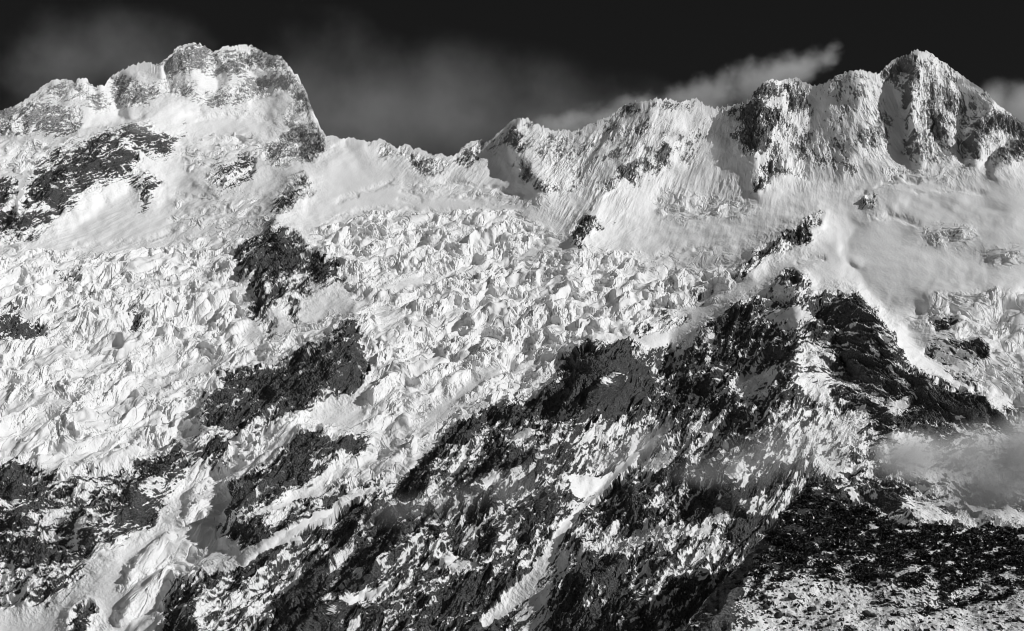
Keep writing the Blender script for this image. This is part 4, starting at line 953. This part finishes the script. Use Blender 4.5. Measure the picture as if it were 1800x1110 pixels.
while n < 110:
    u = rnd.uniform(1290, 1790); v = rnd.uniform(1015, 1108)
    if not FIELD[int((v - V0) / GS), int((u - U0) / GS)]: continue
    if any(abs(u - b[0]) < b[2] * 1.6 and abs(v - b[1]) < b[2] * 1.6 for b in BB): continue
    p = fore(u, v); sz = (1.1 + 2.3 * rnd.random() ** 2.5) * p[1] / FOC
    o = put_boulder(rnd.choice(boulder_meshes))
    o.location = (p[0], p[1], p[2] + sz * .25); o.scale = (sz, sz, sz * rnd.uniform(.8, 1.1)); o.rotation_euler = (rnd.uniform(-.3, .3), rnd.uniform(-.3, .3), rnd.uniform(0, 6))
    tag(o, 'small dark boulder scattered on the snow below the scrub', 'boulder', 'small boulders strewn over the snowy ground below the scrub')
    n += 1

# scrub: leaf clumps spread over the slope, one uncountable cover
rs = np.random.RandomState(3)
cu = rs.uniform(1290, 1990, 48000); cv = rs.uniform(850, 1290, 48000)
SCR = np.zeros((gh, gw), f32)
paint(SCR, [(1345,990),(1352,958),(1385,903),(1425,855),(1480,885),(1540,905),(1570,922),(1600,931),(1784,934),(1784,1040),(1690,1060),(1620,1080),(1570,1070),(1540,1042),(1480,1035),(1440,1008),(1400,1005),(1370,1020)], 1.0, 2)
paint(SCR, [(1380,1010),(1440,970),(1500,955),(1520,985),(1460,1020),(1400,1015)], .4, 3)
paint(SCR, [(1290,1050),(1345,972),(1370,960),(1400,1000),(1340,1045)], .8, 2)
dens = samp(SCR, cu, cv) * sstep(-.12, .16, fbm(cu / 34, cv / 17, 4, .65, 63) + .10 - .3 * sstep(985, 1060, cv))
dens += .02 * (cv > 1010)
okc = rs.rand(len(cu)) < dens
cu, cv = cu[okc], cv[okc]
pts = np.array([fore(a, b) for a, b in zip(cu, cv) ])
nl = 34
M = len(pts)
sz = (.8 + 3.6 * rs.rand(M, 1, 1) ** 2.2) * (pts[:, 1] / 1500)[:, None, None]
off = rs.normal(0, 1, (M, nl, 3)); off /= np.linalg.norm(off, axis=-1, keepdims=True); off *= rs.rand(M, nl, 1) ** .4
off[..., 2] = np.abs(off[..., 2]) * .95
cen = pts[:, None, :] + off * sz
a1 = rs.normal(0, 1, (M, nl, 3)); a1 /= np.linalg.norm(a1, axis=-1, keepdims=True)
a2 = np.cross(a1, rs.normal(0, 1, (M, nl, 3))); a2 /= np.linalg.norm(a2, axis=-1, keepdims=True) + 1e-9
ls = sz * rs.uniform(.22, .5, (M, nl, 1))
quad = np.stack([cen - a1 * ls, cen - a2 * ls * .6, cen + a1 * ls, cen + a2 * ls * .6], 2).reshape(-1, 3)
fq = np.arange(len(quad)).reshape(-1, 4)
sc_ = mesh_object('scrub', quad, fq, None, None)
MAT_LEAF = plain('dark_scrub_leaf', .024, .8, .9, .05); sc_.data.materials.append(MAT_LEAF); sc_.data.materials.append(MAT_SNOWCAP)
snowq = ((off[..., 2] > .72) & (rs.rand(M, nl) < .25) & (rs.rand(M, 1) < .4)).ravel()
sc_.data.polygons.foreach_set('material_index', snowq.astype(np.int32))
tag(sc_, 'dark snow-flecked alpine scrub covering the near hillside', 'scrub', kind='stuff')
print('scrub', M, time.time() - T0)

# ------------------------------------------------------------------ seracs
def serac_mesh(seed):
    from mathutils import Vector
    r = random.Random(seed); bm = bmesh.new()
    pts = []
    n = r.randint(5, 7)
    for ring, (z, s) in enumerate([(-1.0, 1.1), (.15, 1.0), (r.uniform(.6, .9), r.uniform(.55, .85))]):
        for i in range(n):
            a = i / n * 6.283 + r.uniform(-.25, .25)
            pts.append((math.cos(a) * s * r.uniform(.7, 1.1), math.sin(a) * s * .75 * r.uniform(.7, 1.1), z + r.uniform(-.22, .22)))
    pts.append((r.uniform(-.4, .4), r.uniform(-.2, .2), r.uniform(.9, 1.35)))
    vs = [bm.verts.new(p) for p in pts]
    bmesh.ops.convex_hull(bm, input=vs)
    for v in [v for v in bm.verts if not v.link_faces]: bm.verts.remove(v)
    bmesh.ops.subdivide_edges(bm, edges=bm.edges[:], cuts=2, use_grid_fill=True)
    for v in bm.verts: v.co += Vector((r.uniform(-.05, .05), r.uniform(-.05, .05), r.uniform(-.05, .05)))
    bm.normal_update()
    me = bpy.data.meshes.new('serac'); bm.to_mesh(me); me.materials.append(MAT_ICE); bm.free(); return me
serac_meshes = [serac_mesh(i) for i in range(10)]
BANDS = [ # crowded rims of the ice: line, count, size px, group, label
 ([(625,400),(660,402),(700,408),(750,412),(790,425)], 12, 6, 'row of ice towers along the upper rim of the central icefall', 'pale ice tower in the row along the upper rim of the central icefall'),
 ([(760,500),(800,492),(860,495),(930,485),(1010,470)], 16, 6, 'ice blocks below the long smooth ramp of the central icefall', 'white ice block on the broken edge under the long smooth snow ramp'),
 ([(1000,620),(1060,585),(1120,560),(1180,520),(1240,505),(1290,490)], 22, 8, 'ice blocks beside the crest of the near ridge', 'large angular ice block where the icefall meets the near rock ridge'),
 ([(800,750),(870,700),(940,670),(1000,640),(1020,620)], 16, 5, 'ice blocks above the dark cliff', 'angular ice block on the glacier edge above the dark central cliff'),
 ([(280,500),(340,505),(400,505),(430,520)], 12, 5, 'ice blocks on the rim of the left icefall', 'ice block on the curved rim left of the dark rock island'),
 ([(220,800),(300,770),(400,655),(450,650),(520,640)], 14, 6, 'ice blocks at the foot of the left icefall', 'ice block along the lower lip of the left icefall above the rock slabs'),
 ([(440,790),(400,830),(370,860),(340,900),(390,880)], 16, 5, 'tumbled blocks on the lower ice tongue', 'tumbled ice block on the lower glacier tongue beside the black cliff'),
 ([(420,800),(470,770),(530,745)], 10, 8, 'tall ice fins above the black cliff', 'tall ice fin on the glacier edge above the black cliff'),
 ([(360,245),(400,250),(440,245),(460,260)], 6, 6, 'ice blocks hanging below the left massif', 'hanging ice block on the snow ledge under the left massif'),
 ([(1650,570),(1700,560),(1740,590),(1760,640)], 10, 6, 'ice blocks of the small right icefall', 'ice block in the small icefall at the right edge'),
]
ns = 0
for line, cnt, px, grp, lb in BANDS:
    L_ = np.array(line, float); seg = np.r_[0, np.cumsum(np.hypot(*np.diff(L_, axis=0).T))]
    for i in range(cnt):
        t = (i + rnd.uniform(-.4, .4)) / cnt * seg[-1]; t = min(max(t, 0), seg[-1])
        u = np.interp(t, seg, L_[:, 0]) + rnd.gauss(0, 6); v = np.interp(t, seg, L_[:, 1]) + rnd.gauss(0, 7)
        p = land(u, v); s = px * rnd.uniform(.55, 1.25) * p[1] / FOC
        o = bpy.data.objects.new('serac', rnd.choice(serac_meshes)); C.objects.link(o)
        o.location = (p[0], p[1], p[2] + s * .15); o.scale = (s * rnd.uniform(.7, 1.1), s * rnd.uniform(.7, 1.2), s * rnd.uniform(.7, 1.3)); o.rotation_euler = (rnd.uniform(-.25, .25), rnd.uniform(-.25, .25), rnd.uniform(0, 6.28))
        tag(o, lb, 'ice block', grp); ns += 1
print('seracs', ns)

# ------------------------------------------------------------------ clouds: closed volumes of vapour
def cloud(name, label, blobs, dist, dens, noise_scale, lo, hi, thick, cat='cloud', aniso=0.0, warp=.35, col=.98, step=1.0, stretch=None):
    """blobs: (u, v, ru, rv) in the view at the given distance (m) -> ellipsoids of real size inside one closed hull"""
    cs = []
    for b in blobs:
        u, v, ru, rv = b[:4]; dd = b[4] if len(b) > 4 else dist
        rx, rz = ray(u, v)
        cs.append(((rx * dd, dd, rz * dd), (ru * dd / FOC, thick, rv * dd / FOC)))
    cen = np.mean([c[0] for c in cs], axis=0)
    from mathutils import Vector
    bm = bmesh.new()
    allv = []
    for c, r in cs:
        g = 1.25
        res = bmesh.ops.create_icosphere(bm, subdivisions=2, radius=1.0)
        for vv in res['verts']:
            vv.co = Vector(((vv.co.x * r[0] * g + c[0] - cen[0]), (vv.co.y * r[1] * g + c[1] - cen[1]), (vv.co.z * r[2] * g + c[2] - cen[2])))
    ret = bmesh.ops.convex_hull(bm, input=bm.verts[:])
    bad = list({g for g in ret['geom_interior'] + ret['geom_unused'] if isinstance(g, bmesh.types.BMVert)})
    bmesh.ops.delete(bm, geom=bad, context='VERTS')
    hullf = set(f for f in ret['geom'] if isinstance(f, bmesh.types.BMFace) and f.is_valid)
    old = [f for f in bm.faces if f not in hullf]
    if old: bmesh.ops.delete(bm, geom=old, context='FACES_ONLY')
    for vtx in [x for x in bm.verts if not x.link_faces]: bm.verts.remove(vtx)
    for e in [x for x in bm.edges if not x.link_faces]: bm.edges.remove(e)
    bmesh.ops.recalc_face_normals(bm, faces=bm.faces[:])
    me = bpy.data.meshes.new(name); bm.to_mesh(me); bm.free()
    o = bpy.data.objects.new(name, me); C.objects.link(o); o.location = tuple(cen)
    m, nt, N, L = nodes(name + '_vapour')
    out = N('ShaderNodeOutputMaterial'); pv = N('ShaderNodeVolumePrincipled'); L(pv.outputs[0], out.inputs['Volume'])
    pv.inputs['Color'].default_value = (col, col, col, 1); pv.inputs['Anisotropy'].default_value = aniso
    tc = N('ShaderNodeTexCoord')
    nz = N('ShaderNodeTexNoise'); nz.inputs['Scale'].default_value = 1.0; nz.inputs['Detail'].default_value = 8; nz.inputs['Roughness'].default_value = .62
    mp = N('ShaderNodeMapping')
    s0 = noise_scale; sx = stretch or (1, 1, 1)
    mp.inputs['Scale'].default_value = (s0 * sx[0], s0 * sx[1], s0 * sx[2]); mp.inputs['Rotation'].default_value = (0, sx[3] if len(sx) > 3 else 0, 0)
    L(tc.outputs['Object'], mp.inputs[0]); L(mp.outputs[0], nz.inputs['Vector'])
    prev = None
    for c, r in cs:
        sb = N('ShaderNodeVectorMath'); sb.operation = 'SUBTRACT'; L(tc.outputs['Object'], sb.inputs[0]); sb.inputs[1].default_value = tuple(c[k] - cen[k] for k in range(3))
        dv = N('ShaderNodeVectorMath'); dv.operation = 'DIVIDE'; L(sb.outputs[0], dv.inputs[0]); dv.inputs[1].default_value = r
        ln = N('ShaderNodeVectorMath'); ln.operation = 'LENGTH'; L(dv.outputs[0], ln.inputs[0])
        f = N('ShaderNodeMath'); f.operation = 'SUBTRACT'; f.inputs[0].default_value = 1.0; L(ln.outputs['Value'], f.inputs[1])
        if prev is None: prev = f
        else:
            mx = N('ShaderNodeMath'); mx.operation = 'SMOOTH_MAX'; mx.inputs[2].default_value = .35
            L(prev.outputs[0], mx.inputs[0]); L(f.outputs[0], mx.inputs[1]); prev = mx
    nn = N('ShaderNodeMath'); nn.operation = 'MULTIPLY_ADD'; L(nz.outputs[0], nn.inputs[0]); nn.inputs[1].default_value = warp * 4; nn.inputs[2].default_value = -warp * 2
    ad = N('ShaderNodeMath'); ad.operation = 'ADD'; L(prev.outputs[0], ad.inputs[0]); L(nn.outputs[0], ad.inputs[1])
    mr = N('ShaderNodeMapRange'); mr.interpolation_type = 'SMOOTHSTEP'; mr.inputs[1].default_value = lo; mr.inputs[2].default_value = hi; mr.inputs[4].default_value = dens; L(ad.outputs[0], mr.inputs[0])
    # never any vapour at the hull itself
    fd = N('ShaderNodeMapRange'); fd.inputs[1].default_value = -.2; fd.inputs[2].default_value = .1; L(prev.outputs[0], fd.inputs[0])
    mm = N('ShaderNodeMath'); mm.operation = 'MULTIPLY'; L(mr.outputs[0], mm.inputs[0]); L(fd.outputs[0], mm.inputs[1])
    L(mm.outputs[0], pv.inputs['Density'])
    me.materials.append(m)
    m.cycles.volume_step_rate = step
    tag(o, label, cat)
    return o
if 1:
    cloud('mist', 'thin grey veil of mist in front of the rock bands of the left massif',
      [(300,170,190,90),(460,190,120,110),(110,200,120,70)], 5000, .0006, .004, -.3, 1.1, 120, cat='mist')
    cloud('cloud', 'bright cloud streaming up behind the ridge left of the pointed peak',
      [(990,226,90,24),(1070,212,90,30),(1140,196,100,42),(1240,172,110,52),(1330,155,95,58),(1390,130,60,40),(1432,106,44,18),(1460,92,30,10)], 5450, .017, .008, .12, 1.5, 150, warp=.62)
    cloud('cloud', 'small cloud rising behind the right shoulder of the pointed peak',
      [(1745,180,45,50),(1800,190,70,60),(1900,210,90,60)], 5350, .009, .007, 0.0, .8, 130)
    cloud('cloud', 'faint grey veil of cloud in the dark sky above the saddle',
      [(660,190,260,130),(820,215,300,120),(980,230,240,90),(560,110,190,90)], 7200, .0015, .0013, .0, 1.9, 500, warp=.8)
    cloud('cloud', 'faint wisp of cloud in the dark sky behind the left massif',
      [(250,110,170,75),(120,100,180,80)], 7000, .0015, .0018, .0, 1.9, 400, warp=.8)
    cloud('fog_bank', 'thick grey fog bank drifting over the near ridge at the right edge',
      [(1700,805,115,75,2050),(1800,815,120,110,2000),(1930,825,150,130,2000),(1600,800,90,55,2120),(1750,860,110,60,2010)], 2050, .05, .009, .0, 1.5, 90, warp=.5, cat='fog')
    cloud('mist', 'thin mist lying in the gully above the long snow couloir',
      [(1130,780,60,28,2330),(1080,810,60,25,2330)], 2330, .006, .012, -.1, .9, 60, cat='mist')
    cloud('mist', 'thin mist over the dark rocks left of the snow couloir',
      [(820,880,110,35,2350),(720,900,90,35,2400),(900,860,70,35,2330)], 2350, .003, .010, -.1, 1.0, 60, cat='mist')
    cloud('mist', 'wisp of mist spilling over the fluted ridge below the bright cloud',
      [(1230,200,55,30,4780),(1250,270,40,45,4650)], 4700, .006, .010, 0, .9, 60, cat='mist')
    cloud('mist', 'thin veil of mist over the speckled face above the scrub',
      [(1320,810,100,50,2080),(1420,785,110,65,2150),(1240,830,80,30,2080)], 2100, .0045, .010, -.1, 1.0, 60, cat='mist')

# ------------------------------------------------------------------ light
SUN_DIR = np.array((0.81, -0.31, 0.52)); SUN_DIR /= np.linalg.norm(SUN_DIR)
sun_el = math.asin(SUN_DIR[2]); sun_az = math.atan2(SUN_DIR[0], SUN_DIR[1])
from mathutils import Vector
sl = bpy.data.lights.new('sun', 'SUN'); sl.energy = 3.2; sl.angle = math.radians(.53); sl.color = (1, 1, 1)
so = bpy.data.objects.new('sun', sl); C.objects.link(so)
so.rotation_euler = Vector(tuple(SUN_DIR)).to_track_quat('Z', 'Y').to_euler(); so.location = (3000, -2000, 4000)

w = bpy.data.worlds.new('World'); bpy.context.scene.world = w; w.use_nodes = True
nt = w.node_tree; nt.nodes.clear(); N = nt.nodes.new; L = nt.links.new
out = N('ShaderNodeOutputWorld'); bg = N('ShaderNodeBackground'); L(bg.outputs[0], out.inputs[0])
sky = N('ShaderNodeTexSky'); sky.sky_type = 'NISHITA'; sky.sun_disc = False; sky.sun_elevation = sun_el; sky.sun_rotation = sun_az
sky.altitude = 1000; sky.air_density = .7; sky.dust_density = .1; sky.ozone_density = 3
# black-and-white film behind a deep red filter: only the red of the sky counts
sep = N('ShaderNodeSeparateColor'); L(sky.outputs[0], sep.inputs[0])
# sky darkened over the range, brightened behind the camera as added fill light
tc = N('ShaderNodeTexCoord'); sx = N('ShaderNodeSeparateXYZ'); L(tc.outputs['Generated'], sx.inputs[0])
mr = N('ShaderNodeMapRange'); mr.interpolation_type = 'SMOOTHSTEP'; mr.inputs[1].default_value = .78; mr.inputs[2].default_value = -.25; mr.inputs[3].default_value = .12; mr.inputs[4].default_value = .85
L(sx.outputs['Y'], mr.inputs[0])
mu = N('ShaderNodeMath'); mu.operation = 'MULTIPLY'; L(sep.outputs[0], mu.inputs[0]); L(mr.outputs[0], mu.inputs[1])
cc = N('ShaderNodeCombineColor')
for i in range(3): L(mu.outputs[0], cc.inputs[i])
L(cc.outputs[0], bg.inputs[0]); bg.inputs[1].default_value = .12

# ------------------------------------------------------------------ camera, view
cam = bpy.data.cameras.new('camera'); co = bpy.data.objects.new('camera', cam); C.objects.link(co)
cam.sensor_width = 36; cam.lens = 18 / math.tan(HFOV / 2); cam.clip_start = 1; cam.clip_end = 40000
co.location = (0, 0, 0); co.rotation_euler = (math.pi / 2 + PITCH, 0, 0)
S = bpy.context.scene; S.camera = co
S.view_settings.view_transform = 'Standard'; S.view_settings.look = 'None'; S.view_settings.exposure = 0; S.view_settings.gamma = 1
S.cycles.use_denoising = True; S.cycles.filter_width = 1.0
S.cycles.max_bounces = 6; S.cycles.diffuse_bounces = 3; S.cycles.volume_bounces = 1
S.cycles.volume_max_steps = 256
print('done', time.time() - T0)
